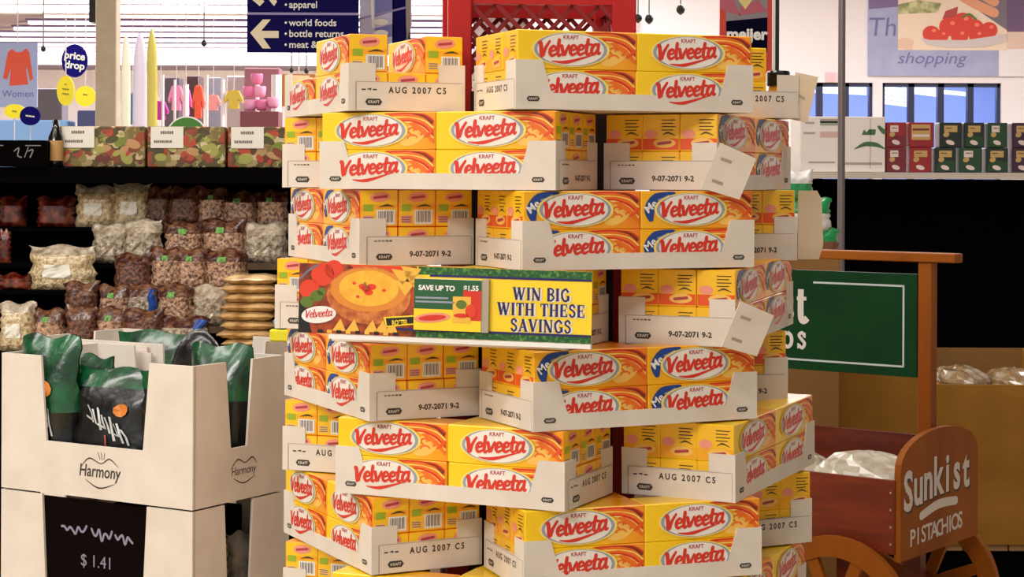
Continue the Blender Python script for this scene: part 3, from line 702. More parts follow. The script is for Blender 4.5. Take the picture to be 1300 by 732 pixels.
grym = mat('grey_clear_bag', (112, 92, 70), 0.3, rgb2=(196, 182, 158), scale=70, detail=4, lo=.35, hi=.62, coat=.6, bump=1.0)
hdr = mat('brown_bag_header', (66, 26, 16), 0.3, rgb2=(140, 96, 66), scale=46, coat=.6, lo=.45, hi=.7, bump=.8)
hdrp = mat('pale_bag_header', (142, 122, 98), 0.3, rgb2=(206, 192, 168), scale=44, coat=.6, bump=.8)
redb = mat('dark_red_bag', (70, 12, 8), 0.3, rgb2=(150, 70, 48), scale=36, lo=.45, hi=.7, coat=.5)
bluem = mat('bag_blue_edge', (30, 74, 160), 0.4); stk = mat('green_sticker', (112, 170, 84), 0.5)
lab_w = mat('bag_label_white', (232, 228, 214), 0.5)
# shelving of the snack gondola on the left
gd = empty('snack_gondola', 'black stepped shelving unit holding bagged snacks on the left', 'shelving')
SHELF = [(288, 6.20), (334, 6.12), (368, 6.04), (414, 5.96), (446, 5.88)]      # photo row of each shelf edge, its distance
GX0, GX1 = -1.95, -.42
m_ = MB(); m_.box(GX0, GX1, 6.42, 6.46, 0, W(0, 213, 6.3).z, blackp); link('back_panel', m_, gd)
m_ = MB(); zt_ = W(0, 212, 6.2).z; m_.box(GX0, GX1, 6.05, 6.46, zt_ - .05, zt_, blackp); link('top_shelf', m_, gd)
strip = mat('shelf_strip', (96, 72, 28), 0.5, rgb2=(60, 36, 16), scale=12)
for yy, d in SHELF:
    z_ = W(0, yy, d).z
    m_ = MB(); m_.box(GX0, GX1, d - .03, 6.42, z_ - .012, z_, blackp); sh = link('shelf', m_, gd)
    m_ = MB(); m_.box(W(150, yy, d).x if yy != 414 else W(118, yy, d).x, GX1, d - .034, d - .0302, z_ - .016, z_ + .006, strip); link('price_strip', m_, sh)
m_ = MB(); m_.box(GX0, GX1, 5.9, 6.42, 0, .14, blackp); link('base', m_, gd)
BAGS = [  # x0, y0, x1, y1 in the photo, shelf, kind, label
 (97, 236, 150, 290, 0, 'pasta', 'clear bag of pale pasta with white label, leftmost on the top bag shelf'),
 (146, 238, 190, 290, 0, 'pasta', 'clear bag of pale pasta, second from left on the top bag shelf'),
 (188, 243, 216, 288, 0, 'dark', 'narrow brown snack bag right of the pale pasta bags, top bag shelf'),
 (215, 243, 255, 288, 0, 'dark', 'dark brown snack bag, fourth on the top bag shelf'),
 (254, 244, 286, 288, 0, 'nut', 'brown nut bag with green sticker, fifth on the top bag shelf'),
 (284, 249, 326, 288, 0, 'nut', 'wide brown nut bag with green sticker, sixth on the top bag shelf'),
 (328, 248, 364, 288, 0, 'nut', 'brown nut bag with green sticker at right end of top bag shelf'),
 (0, 250, 34, 288, 0, 'red', 'dark red glossy bag at far left of the top bag shelf'),
 (48, 250, 96, 288, 0, 'red', 'dark red glossy bag left of the pale pasta bags'),
 (118, 284, 166, 334, 1, 'grey', 'crumpled grey clear bag, leftmost on the second bag shelf'),
 (160, 284, 204, 334, 1, 'grey', 'crumpled grey clear bag, second on the second bag shelf'),
 (212, 286, 258, 334, 1, 'nut', 'brown nut bag with green sticker, third on the second bag shelf'),
 (260, 284, 310, 334, 1, 'nut', 'brown nut bag with green sticker, fourth on the second bag shelf'),
 (312, 288, 362, 334, 1, 'grey', 'grey clear bag at the right end of the second bag shelf'),
 (0, 292, 14, 334, 1, 'red', 'dark red bag cut by the left photo edge, second bag shelf'),
 (38, 312, 122, 372, 2, 'pasta', 'wide flat pale pasta bag with large white label at the left'),
 (148, 328, 190, 368, 2, 'dark', 'dark brown snack bag, second on the third bag shelf'),
 (194, 320, 230, 368, 2, 'nut', 'brown nut bag beside the dark bag on the third bag shelf'),
 (226, 321, 262, 368, 2, 'nut', 'shiny brown nut bag in the middle of the third bag shelf'),
 (262, 322, 312, 368, 2, 'nut', 'wide shiny brown nut bag right on the third bag shelf'),
 (0, 352, 40, 372, 2, 'red', 'low orange red bag at far left of the third bag shelf'),
 (82, 358, 126, 412, 3, 'dark', 'brown snack bag, leftmost on the fourth bag shelf'),
 (126, 362, 166, 412, 3, 'nut', 'brown nut bag, second on the fourth bag shelf'),
 (162, 366, 200, 412, 3, 'blue', 'grey snack bag with a blue right edge, fourth bag shelf'),
 (202, 366, 244, 414, 3, 'nut', 'upright brown nut bag with green sticker, fourth bag shelf'),
 (246, 368, 292, 416, 3, 'grey', 'grey clear bag with lilac top, fourth bag shelf'),
 (0, 384, 46, 444, 4, 'pasta', 'pale pasta bag at far left of the lowest visible bag shelf'),
 (42, 392, 84, 444, 4, 'nut', 'brown nut bag, second on the lowest visible bag shelf'),
 (84, 388, 124, 444, 4, 'dark', 'dark brown snack bag, third on the lowest visible bag shelf'),
 (122, 390, 162, 444, 4, 'nut', 'shiny brown nut bag, fourth on the lowest visible bag shelf'),
 (158, 398, 206, 444, 4, 'dark', 'dark brown snack bag, fifth on the lowest visible bag shelf'),
 (204, 408, 262, 444, 4, 'blue', 'shiny bag with a blue band behind the black domed bag'),
]
KINDS = {'pasta': (pasm, hdrp), 'nut': (nutm, hdr), 'dark': (nutd, hdr), 'grey': (grym, hdrp), 'red': (redb, redb), 'blue': (grym, hdr)}
for bi, (x0, y0, x1, y1, shf, kd, lb) in enumerate(BAGS):
    d = SHELF[shf][1] + .035 + .012 * (bi % 2); zs = W(0, SHELF[shf][0], SHELF[shf][1]).z
    a_, b_ = W(x0, y0, d), W(x1, y0, d); w_ = (b_.x - a_.x) * (1.14 if x0 > 140 else 1.02); h_ = max(.05, a_.z - zs + (.014 if x0 > 140 else 0))
    mbg, f = bag_mb(w_, h_, min(.085, w_ * .7), bi * 1.37, .007 if kd != 'red' else .003, *KINDS[kd], split=.70 if kd != 'pasta' else .8)
    ro = link('snack_bag', mbg, None, TR((a_.x + b_.x) / 2, d, zs + .001, R(random.uniform(-6, 6)))); tag(ro, lb, 'bag', 'bagged snacks on the black shelves')
    if kd == 'pasta':
        link('white_label', patch(f, -.5, .35, .28, .58, lab_w), ro)['label'] = 'white paper label'
    elif kd == 'nut':
        link('sticker', patch(f, -.28, .12, .70, .82, stk), ro)['label'] = 'green sticker'
    elif kd == 'blue':
        link('blue_edge', patch(f, .55, .93, .1, .9, bluem), ro)['label'] = 'blue edge band'
    elif kd == 'grey':
        link('clear_panel', patch(f, -.45, .2, .2, .5, hdrp), ro)
# flat packets stacked at the right of the shelves
pkt = mat('wafer_packet', (176, 132, 78), 0.35, rgb2=(226, 190, 132), scale=26, lo=.35, hi=.62, coat=.4)
def pillow(w, d, h, seed, m):
    mb = MB(); mb.smooth = True
    n1, n2 = 10, 8
    for sd in (1, -1):
        P = [[Vector((u * w / 2 * (1 + .02 * math.sin(v * 9 + seed)), v * d / 2, h / 2 + sd * (h / 2) * (max(0, 1 - u ** 4) * max(0, 1 - v ** 4)) ** .5 + .003 * nz(u, v, seed))) for u in [-1 + 2 * i / n1 for i in range(n1 + 1)]] for v in [-1 + 2 * j / n2 for j in range(n2 + 1)]]
        if sd < 0: P = [q[::-1] for q in P]
        mb.grid(P, m)
    return mb
zz = W(0, 440, 5.9).z
NTH = ['bottom', 'second from bottom', 'third from bottom', 'fourth from bottom', 'fifth from bottom', 'sixth from bottom', 'seventh from bottom', 'top']
for k in range(8):
    h_ = .030; c_ = W(322 + random.uniform(-5, 5), 400, 5.98)
    o = link('wafer_packet', pillow(.17 + random.uniform(-.01, .01), .16, h_, k * 2.1, pkt), None, TR(c_.x, 5.93, zz + k * .0285, R(random.uniform(-5, 5))))
    tag(o, 'flat tan packet, %s of the stack beside the carton tower' % NTH[k], 'packet', 'flat packets stacked on the shelf')
# food print cartons with price cards on the gondola top
vegm = mat_voronoi('vegetable_print', [(120, 104, 48), (86, 70, 30), (150, 62, 34), (164, 140, 92), (70, 62, 28), (134, 120, 60), (104, 44, 26), (196, 176, 130)], 42)
zt2 = zt_
for k, (x0, x1, lb) in enumerate(((74, 184, 'leftmost carton with vegetable print and price card above the snack shelves'), (187, 286, 'middle carton with vegetable print and price card above the snack shelves'), (289, 388, 'carton with vegetable print and price card next to the carton tower'))):
    a_, b_ = W(x0, 160, 6.12), W(x1, 160, 6.12); ro = empty('vegetable_carton', lb, 'carton', TR((a_.x + b_.x) / 2, 6.12, zt2 + .001), 'printed cartons above the snack shelves')
    w_ = b_.x - a_.x; h_ = W(0, 160, 6.12).z - zt2
    m_ = MB(); m_.cbox(-w_ / 2, w_ / 2, 0, .26, 0, h_, .003, vegm); Fv = front(-.0003, -w_ / 2, 0); rv = random.Random(5 + k)
    vc = [mat('veg_cream', (206, 190, 146), .5), mat('veg_green', (116, 128, 48), .5), mat('veg_lime', (160, 158, 76), .5), mat('veg_red', (176, 66, 38), .5), mat('veg_rust', (128, 58, 30), .5), mat('veg_olive', (76, 70, 30), .5), mat('veg_tan', (186, 140, 92), .5)]
    for q in range(34):
        rx_ = rv.uniform(.009, .026); cx_ = rv.uniform(rx_ + .004, w_ - rx_ - .004); cz_ = rv.uniform(rx_ + .004, h_ - rx_ - .004)
        m_.ell(cx_, cz_, rx_, rx_ * rv.uniform(.35, .8), Fv, vc[q % 7], .0002 * q / 10 + .0002, rot=rv.uniform(-1, 1), n=14)
        if q % 7 == 0: m_.ell(cx_ + rx_ * .12, cz_ - rx_ * .12, rx_ * .75, rx_ * .5, Fv, vc[2], .0002 * q / 10 + .0003, n=12)
    link('box', m_, ro)
    m_ = MB(); cw = .106; m_.box(-w_ / 2 + .012, -w_ / 2 + .012 + cw, -.004, -.001, h_ - .07, h_ - .001, offw)
    Fp = front(-.004, -w_ / 2 + .012, h_ - .07)
    for q in range(6): rect(m_, cw * .30 + q * .0072, cw * .30 + q * .0072 + .0056, .0455, .0545 + .001 * (q % 2), Fp, stamp_l, .0006)
    for q in range(9): rect(m_, cw * .10 + q * .0066, cw * .10 + q * .0066 + .0052, .0165, .0255 - .001 * (q % 2), Fp, stamp_l, .0006)
    link('price_card', m_, ro)['label'] = 'white price card'
# black box with script and a dark bottle on the gondola top
a_, b_ = W(-12, 180, 6.0), W(56, 180, 6.0)
ro = empty('black_crate', 'low black box with faint white script at far left of the gondola top', 'box', TR((a_.x + b_.x) / 2, 6.0, zt2 + .001))
w_ = b_.x - a_.x; h_ = W(0, 178, 6.0).z - zt2; m_ = MB(); m_.cbox(-w_ / 2, w_ / 2, .02, .3, 0, h_, .004, blackp)
F2 = front(.02, 0, 0); gyi = mat('chalk_grey', (120, 116, 116), 0.8)
m_.ribbon([(-.015, .05), (.0, .06), (-.004, .036), (.008, .03)], .004, F2, gyi, .0005); m_.ribbon([(.018, .03), (.03, .062)], .003, F2, gyi, .0005); m_.ribbon([(.03, .05), (.045, .054), (.036, .03)], .004, F2, gyi, .0005)
rect(m_, -.08, -.05, .066, .069, F2, gyi, .0005); rect(m_, .02, .07, .066, .069, F2, gyi, .0005)
link('box', m_, ro)
c_ = W(63, 205, 6.02); ro = empty('oil_bottle', 'dark bottle with a tan label between black box and printed cartons', 'bottle', TR(c_.x, 6.10, zt2 + .001))
hb = W(0, 151, 6.05).z - zt2
m_ = MB(); m_.smooth = True; m_.lathe([(.022, 0), (.024, .004), (.024, hb * .62), (.012, hb * .8), (.010, hb)], mat('bottle_dark', (14, 14, 10), 0.12, coat=.4), n=18); link('glass', m_, ro)
m_ = MB(); m_.lathe([(.0246, .02), (.0246, .085)], mat('bottle_label', (196, 150, 92), 0.6), n=18); link('bottle_label', m_, ro)
# green rounded sign top behind the printed cartons
c_ = W(235, 168, 6.4); ro = empty('round_topper', 'green half round sign with white rim standing behind the printed cartons', 'sign', TR(c_.x, 6.43, zt2 + .0005))
m_ = MB(); rr = 26 / FPX * 6.43; zc_ = W(0, 172, 6.43).z - zt2
prf = lambda r_: [(-r_, 0)] + [(r_ * math.cos(t), zc_ + r_ * 0.98 * math.sin(t)) for t in [math.pi - math.pi * j / 16 for j in range(17)]] + [(r_, 0)]
m_.plate(prf(rr), front(0), .006, white); m_.plate(prf(rr * .93), front(-.0008), .0005, mat('topper_green', (62, 124, 36), 0.5)); link('board', m_, ro)

# ------------------------------------------------------------------ white display bins with green and black bags
UX, VX = Vector((.857, -.515, 0)), Vector((.515, .857, 0))        # along the front (to the right), along the right side (to the back)
BW_, BDp = .566, .31
def bin_obj(name, label, corner, z0, h, lip, cut, inset, logo, tab=False):
    """corner = front right bottom corner"""
    ang = math.atan2(UX.y, UX.x)
    ro = empty(name, label, 'bin', TR(corner.x, corner.y, z0, ang), 'white cardboard display bins')
    t = .006
    def panel(F, L, c0, c1, tp):
        i0, i1 = inset
        return [(0, 0), (L, 0), (L, h), (L - c0, h), (L - c0 - i0 * 0 - i1, lip), (c0 + i1, lip), (c0, h), (0, h)]
    Ff = FR((-BW_, 0, 0), (1, 0, 0), (0, 0, 1)); m_ = MB(); m_.plate(panel(Ff, BW_, cut[0], 0, 0) if not tab else [(0, 0), (BW_, 0), (BW_, lip), (BW_ * .74, lip), (BW_ * .73, h), (BW_ * .17, h), (BW_ * .16, lip), (0, lip)], Ff, t, card)
    if tab:
        for q, (x0_, x1_, dz_) in enumerate(((.2, .66, .012), (.3, .7, .0))):
            m_.box(-BW_ + BW_ * x0_, -BW_ + BW_ * x1_, -.012 - .01 * q, -.007 - .01 * q, h - .12, h - .006 - .014 * q, card)
        m_.flat([(BW_ * .27, h - .07), (BW_ * .33, h - .07), (BW_ * .33, h - .02), (BW_ * .27, h - .02)], FR((-BW_, -.0225, 0), (1, 0, 0), (0, 0, 1)), kraft, .001)
    if logo:
        cx_, cz_ = BW_ * .53, lip * .5
        m_.text('Harmony', .038, Ff, stamp, .0006, x=cx_, y=cz_ - .010, shear=.15, sx=.84, bold=.012)
        m_.ribbon([(cx_ - .055, cz_ + .008), (cx_ - .03, cz_ + .030), (cx_ + .005, cz_ + .020), (cx_ + .03, cz_ + .032), (cx_ + .056, cz_ + .016)], [.001, .003, .002, .003, .001], Ff, stamp, .0006)
        m_.ribbon([(cx_ - .04, cz_ - .018), (cx_, cz_ - .034), (cx_ + .045, cz_ - .022)], [.001, .0035, .001], Ff, stamp, .0006)
        for k in range(3): m_.ribbon([(cx_ + .002 + k * .006, cz_ + .03), (cx_ - .004 + k * .01, cz_ + .044)], .002, Ff, stamp_l, .0006)
    link('front_panel', m_, ro)
    Fr = FR((0, t, 0), (0, 1, 0), (0, 0, 1)); L = BDp - 2 * t; m_ = MB(); m_.plate(panel(Fr, L, cut[1], 0, 0), Fr, t, card)
    m_.flat([(0, 0), (.002, 0), (.002, h), (0, h)], Fr, card_edge, .0005)
    if logo:
        cx_, cz_ = L * .55, lip * .55
        m_.text('Harmony', .026, Fr, stamp, .0006, x=cx_, y=cz_ - .008, shear=.1, sx=.86)
        m_.ribbon([(cx_ - .045, cz_ + .006), (cx_ - .02, cz_ + .026), (cx_ + .005, cz_ + .016), (cx_ + .03, cz_ + .026), (cx_ + .046, cz_ + .01)], [.001, .003, .002, .003, .001], Fr, stamp, .0006)
        m_.ribbon([(cx_ - .035, cz_ - .014), (cx_, cz_ - .028), (cx_ + .04, cz_ - .016)], [.001, .003, .001], Fr, stamp, .0006)
    link('side_panel', m_, ro)
    Fl = FR((-BW_, BDp - t, 0), (0, -1, 0), (0, 0, 1)); m_ = MB(); m_.plate(panel(Fl, L, cut[1], 0, 0), Fl, t, card); link('side_panel', m_, ro)
    Fk = FR((0, BDp, 0), (-1, 0, 0), (0, 0, 1)); m_ = MB(); m_.plate(panel(Fk, BW_, cut[0], 0, 0), Fk, t, card); link('back_panel', m_, ro)
    m_ = MB(); m_.box(-BW_ + t, -t, t, BDp - t, 0, t, card); link('bottom', m_, ro)
    return ro
C0 = W(245, 467, 4.0); C0 = Vector((C0.x, 4.0, 0))
ZB = 0.838
b1 = bin_obj('display_bin', 'white cardboard bin printed with a black logo, upper bin at left', C0, ZB, .306, .116, (.122, .103), (.02, .018), True)
b2 = bin_obj('display_bin', 'white cardboard bin under the upper one, dark card in its opening', C0, 0, .834, .30, (.128, .1), (.02, .03), False)
C1 = C0 + VX * .36 + UX * (-.25)
b3 = bin_obj('display_bin', 'white cardboard bin behind the printed one, only its top seen', C1, ZB, .306, .116, (.122, .103), (.02, .018), False, tab=True)
m_ = MB(); st = empty('bin_stand', 'plain white carton carrying the rear bin behind the front bins', 'box', TR(C1.x, C1.y, 0, math.atan2(UX.y, UX.x)))
m_.cbox(-BW_ + .004, -.004, .004, BDp - .004, 0, ZB - .001, .004, card); link('box', m_, st)
bgn = mat('bag_green', (12, 92, 50), 0.28, rgb2=(4, 44, 24), scale=22, coat=.6, bump=.5); bbk = mat('bag_black', (6, 8, 7), 0.3, coat=.3, bump=.35, scale=24)
bsv = mat('bag_silver_print', (190, 192, 190), 0.35); bor = mat('bag_orange_print', (206, 120, 36), 0.4)
def green_bag(label, loc, rz, w, h, seed, tilt=0, upside=False, split=.62, group='green and black snack bags in the bins'):
    mb, f = bag_mb(w, h, .085, seed, .006, bbk, bgn, split=split)
    o = link('snack_bag', mb, None, Matrix.Translation(loc) @ Matrix.Rotation(rz, 4, 'Z') @ Matrix.Rotation(tilt, 4, 'X'))
    tag(o, label, 'bag', group)
    p = MB(); rl = random.Random(int(seed * 10))
    for a in range(9):
        u0 = -.5 + a * .105; v0 = .62 - .022 * a + rl.uniform(-.01, .01); ln_ = rl.uniform(.05, .10)
        P = [[f(u0 + .045 * i + .07 * j, v0 - ln_ * (j - 1), 1) + Vector((0, -.004, 0)) for i in range(2)] for j in range(3)]
        p.grid(P, bsv)
        if a % 3 == 0:
            P = [[f(u0 - .02 + .15 * i, v0 - .01 - .015 * j - .03 * i, 1) + Vector((0, -.0045, 0)) for i in range(2)] for j in range(2)]; p.grid(P, bsv)
    for j_ in range(5):
        P = [[f(-.05 + .05 * j_ + .03 * i + .04 * j, .45 - .08 * j_ - .08 * j, 1) + Vector((0, -.004, 0)) for i in range(2)] for j in range(2)]; p.grid(P, mat('bag_red_stroke', (170, 50, 30), .4))
    link('lettering', p, o)['label'] = 'silver lettering'
    p = MB(); P = [[f(.32 + (.17 * i) * math.cos(j * .7), .66 + .055 * i * math.sin(j * .7), 1) + Vector((0, -.005, 0)) for i in range(2)] for j in range(10)]; p.grid(P, bor); link('orange_spot', p, o)['label'] = 'orange printed spot'
    return o
A0 = math.atan2(UX.y, UX.x)
def inb(a, b, z): return C0 - UX * a + VX * b + Vector((0, 0, z))
# bags standing in the upper bin
green_bag('green topped black bag leaning in the opening of the printed bin', inb(.285, .07, ZB + .01), A0 + R(8), .235, .268, 1.0, tilt=R(-6), split=.84)
green_bag('dark green bag partly behind the left opening edge of the printed bin', inb(.43, .15, ZB + .01), A0 - R(12), .17, .285, 2.3, split=.62)
green_bag('silver striped black bag at the right edge of the front opening', inb(.125, .085, ZB + .01), A0 + R(14), .16, .275, 3.1, split=.86)
green_bag('green bag end flopping above the left front post of the printed bin', inb(.465, .056, ZB + .01), A0 + R(2), .17, .335, 4.4, split=.5)
green_bag('green bag seen through and above the side opening of the printed bin', inb(.098, .215, ZB + .01), A0 + R(10), .155, .322, 5.2, split=.62)
def inb3(a, b, z): return C1 - UX * a + VX * b + Vector((0, 0, z))
# domed black bag and green bags in the rear bin
mb = MB(); mb.smooth = True
P = [[Vector((.105 * math.cos(t) * math.cos(q * .95), -.05 * math.sin(q), .325 * max(0, math.sin(t)) ** .7 * math.cos(q * .7))) for q in [-1.5 + 3 * j / 8 for j in range(9)]] for t in [math.pi * i / 14 for i in range(15)]]
mb.grid(P, bbk)
pd = inb3(.16, .14, ZB + .01); o = link('snack_bag', mb, None, TR(pd.x, pd.y, pd.z, A0)); tag(o, 'shiny black domed bag top poking up behind the printed bin', 'bag', 'green and black snack bags in the bins')
p = MB(); p.ell(-.01, .21, .014, .008, FR((0, -.046, 0), (1, 0, 0), (0, 0, 1)), bor); link('orange_spot', p, o)['label'] = 'orange printed spot'
green_bag('green bag lying behind the white centre flap of the rear bin', inb3(.34, .2, ZB + .01), A0 + R(4), .26, .305, 8.8, split=.3)
# dark chalk card in the lower opening
cdn = empty('price_board', 'black chalk style price card in the opening of the lower bin', 'sign', TR(*inb(.285, .0115, .30), A0))
m_ = MB(); m_.box(-.20, .20, -.004, 0, 0, .530, mat('chalk_card', (14, 6, 5), 0.95, spec=.05)); F2 = front(-.004, 0, 0); ck = mat('chalk_ink', (132, 132, 150), 0.9)
def squig(x, z, n, w, h, s):
    m_.ribbon([(x + w * i / n, z + h * math.sin(i * 2.3 + s) * (.6 + .4 * math.cos(i * 1.3 + s))) for i in range(n + 1)], .0055, F2, ck, .0005)
squig(-.10, .462, 9, .075, .014, .3); squig(-.01, .458, 8, .06, .016, 1.3); squig(.06, .456, 7, .05, .016, 2.1)
m_.text('$ 1.41', .038, F2, ck, .0005, x=.005, y=.385, bold=.0); squig(.03, .335, 6, .055, .008, .8)
link('card', m_, cdn)
for k, (px_, lb) in enumerate(((318, 'left of two grey bags in the lower bin side opening'), (346, 'right of two grey bags in the lower bin side opening'))):
    p_ = W(px_, 760, 4.16 + .06 * k); mb, f = bag_mb(.062, .12, .05, k + .5, .003, mat('grey_small_bag', (92, 86, 74), 0.5, rgb2=(140, 132, 116), scale=30), mat('grey_small_bag_top', (120, 112, 100), 0.5), split=.6)
    ip = inb(-.0 + .05, .13 + .085 * k, .30); zz_ = W(0, 690 - 4 * k, 4.1).z
    o = link('snack_bag', mb, None, TR(ip.x, ip.y, zz_ - .12, A0 + R(60))); tag(o, lb, 'bag', 'small grey bags in the lower bin')
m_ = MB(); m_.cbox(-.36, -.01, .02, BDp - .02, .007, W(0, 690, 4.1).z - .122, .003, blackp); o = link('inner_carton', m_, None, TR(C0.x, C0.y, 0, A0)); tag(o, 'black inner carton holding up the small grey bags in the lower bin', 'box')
m_ = MB(); m_.cbox(-.36, -.10, .02, BDp - .02, W(0, 690, 4.1).z - .121, .80, .003, blackp); o = link('dark_liner', m_, None, TR(C0.x, C0.y, 0, A0)); tag(o, 'added black liner darkening the inside of the lower bin side opening', 'box')  # black liner added so the bin interior reads as dark
# blue and yellow packet just left of the tower
p_ = W(352, 446, 4.5); ro = empty('snack_packet', 'light blue and yellow packet peeking out left of the carton tower', 'packet', TR(p_.x, 4.55, ZB + .31, R(-20)))

# ------------------------------------------------------------------ pistachio cart
CX = Vector((1.129, 5.45, 0)); EU, SU = Vector((.6, .8, 0)), Vector((-.8, .6, 0))    # along the end (to the back), along the side (to the left)
EW, SL = .556, .95
cart = empty('pistachio_cart', 'brown wooden push cart with green sign and arched end panel at right', 'cart', TR(CX.x, CX.y, 0, math.atan2(.6, -.8) + math.pi))
# local frame: -x runs along the side away from the end, +y runs along the end to the back
zb_, zs_, za_ = .437, .672, .80
m_ = MB(); Fs = FR((-SL, 0, 0), (1, 0, 0), (0, 0, 1)); m_.plate([(0, zb_ + .02), (SL - .014, zb_ + .02), (SL - .014, zs_), (0, zs_)], Fs, .014, wood_d)
for q in range(4): m_.tube([(-.03, -.001, zb_ + .05 + q * .05), (-.03, -.004, zb_ + .05 + q * .05)], .004, mat('screw', (200, 190, 170), 0.3, metal=.8), n=6)
link('side_panel', m_, cart)
m_ = MB(); Fs = FR((-SL, EW - .014, 0), (1, 0, 0), (0, 0, 1)); m_.plate([(0, zb_ + .02), (SL - .014, zb_ + .02), (SL - .014, zs_ + .06), (0, zs_ + .06)], Fs, .014, wood_d); link('side_panel', m_, cart)
Fe = FR((0, 0, 0), (0, 1, 0), (0, 0, 1))
arch = [(0, zb_), (EW, zb_), (EW, zs_ + .02)] + [(EW / 2 + EW / 2 * math.cos(t) * (1 if True else 1), zs_ + .02 + (za_ - zs_ - .02) * math.sin(t) ** .8) for t in [math.pi * j / 18 for j in range(1, 18)]] + [(0, zs_ + .02)]
m_ = MB(); m_.plate(arch, Fe, .02, wood)
lw = mat('cart_lettering', (222, 212, 204), 0.5); ldk = mat('cart_lettering_shade', (60, 40, 30), 0.6)
def arc_text(s, size, cx, cz, amp, slope, bold, sx, mm, off):
    n_ = len(s); adv = size * .50 * sx
    for j, ch in enumerate(s):
        q = (j - (n_ - 1) / 2); m_.text(ch, size, Fe, mm, off, x=cx + q * adv, y=cz + slope * q - amp * (q / (n_ / 2)) ** 2, bold=bold, sx=sx)
arc_text('Sunkist', .160, EW * .46 + .008, .604 - .006, .016, .003, .034, .86, ldk, .0006)
arc_text('Sunkist', .160, EW * .46, .604, .016, .003, .028, .86, lw, .0012)
m_.ribbon([(EW * .25, .553), (EW * .47, .572), (EW * .70, .566)], [.026, .028, .026], Fe, lw, .0008)
arc_text('PISTACHIOS', .070, EW * .45, .476, .0, .0006, .016, 1.08, lw, .0008)
link('end_panel', m_, cart)
m_ = MB(); m_.plate([(p[0], p[1]) for p in arch], FR((-SL + .02, 0, 0), (0, 1, 0), (0, 0, 1)), .02, wood_d); link('end_panel', m_, cart)
m_ = MB(); m_.box(-SL + .02, -.02, .014, EW - .014, zb_ + .02, zb_ + .035, wood_d); link('bottom_board', m_, cart)
def wheel(xc, yc, rr):
    m_ = MB(); t = .028; n = 40
    ring = lambda r_, y_: [Vector((xc + r_ * math.cos(2 * math.pi * k / n), y_, rr + .002 + r_ * math.sin(2 * math.pi * k / n))) for k in range(n)]
    vs = ring(rr, yc) + ring(rr, yc + t) + ring(rr * .76, yc) + ring(rr * .76, yc + t); fs = []
    for k in range(n):
        j = (k + 1) % n
        fs += [(k, j, n + j, n + k), (2 * n + k, 3 * n + k, 3 * n + j, 2 * n + j), (k, 2 * n + k, 2 * n + j, j), (n + k, n + j, 3 * n + j, 3 * n + k)]
    m_.add(vs, fs, wood); w_ = link('wheel', m_, cart)
    for k in range(8):
        s_ = MB(); an = 2 * math.pi * k / 8 + .39
        s_.box(.03, rr * .78, yc + .004, yc + t - .004, -.018, .018, wood, Matrix.Translation((xc, 0, rr + .002)) @ Matrix.Rotation(an, 4, 'Y')); link('spoke', s_, w_)
    s_ = MB(); s_.lathe([(.045, 0), (.045, t + .012)], wood_d, n=14, M=Matrix.Translation((xc, yc + t + .006, rr + .002)) @ Matrix.Rotation(R(90), 4, 'X')); link('hub', s_, w_)
wheel(-.19, -.05, .248); wheel(-.19, EW + .02, .248)
m_ = MB(); m_.tube([(-.19, -.05, .25), (-.19, EW + .05, .25)], .016, wood_d); link('axle', m_, cart)
for yy in (.05, EW - .05):
    m_ = MB(); m_.box(-SL + .06, -SL + .11, yy - .025, yy + .025, 0, zb_ + .02, wood_d); link('leg', m_, cart)
    m_ = MB(); m_.box(-.22, -.16, yy - .02, yy + .02, .262, zb_ + .02, wood_d); link('leg', m_, cart)
# sign frame
zbm = W(1190, 333, 5.67).z
for xx in (-.045, -SL + .07):
    m_ = MB(); m_.cbox(xx - .022, xx + .022, EW / 2 - .022, EW / 2 + .022, zb_ + .035, zbm, .003, wood); link('post', m_, cart)
m_ = MB(); m_.cbox(-SL + .0, .055, EW / 2 - .03, EW / 2 + .03, zbm, zbm + .028, .003, wood); link('beam', m_, cart)
z1_, z0_ = W(1180, 349, 5.67).z, W(1178, 481, 5.67).z
m_ = MB(); sx1, sx0 = -.075, -SL + .10; m_.box(sx0, sx1, EW / 2 - .012, EW / 2 + .012, z0_, z1_, green_b)
Fg = FR((0, EW / 2 - .012, 0), (1, 0, 0), (0, 0, 1)); ln = mat('sign_line', (196, 204, 206), 0.5)
bx0, bx1, bz0, bz1 = sx0 + .035, sx1 - .04, z0_ + .028, z1_ - .034
for a, b, c, d in ((bx1 - .006, bx1, bz0, bz1), (bx0, bx0 + .006, bz0, bz1), (bx0, bx1, bz0, bz0 + .006), (bx1 - .31, bx1, bz1 - .006, bz1), (bx0, bx0 + .1, bz1 - .006, bz1)):
    rect(m_, a, b, c, d, Fg, ln, .0008)
serif(m_, 'Sunkist', .112, Fg, lw, .001, bx1 - .33, z0_ + .150, align='R', sx=.8, bold=1.15)
serif(m_, 'Pistachios', .074, Fg, lw, .001, bx1 - .333, z0_ + .066, align='R', sx=.85, sp=.2, bold=1.1)
link('sign_board', m_, cart)
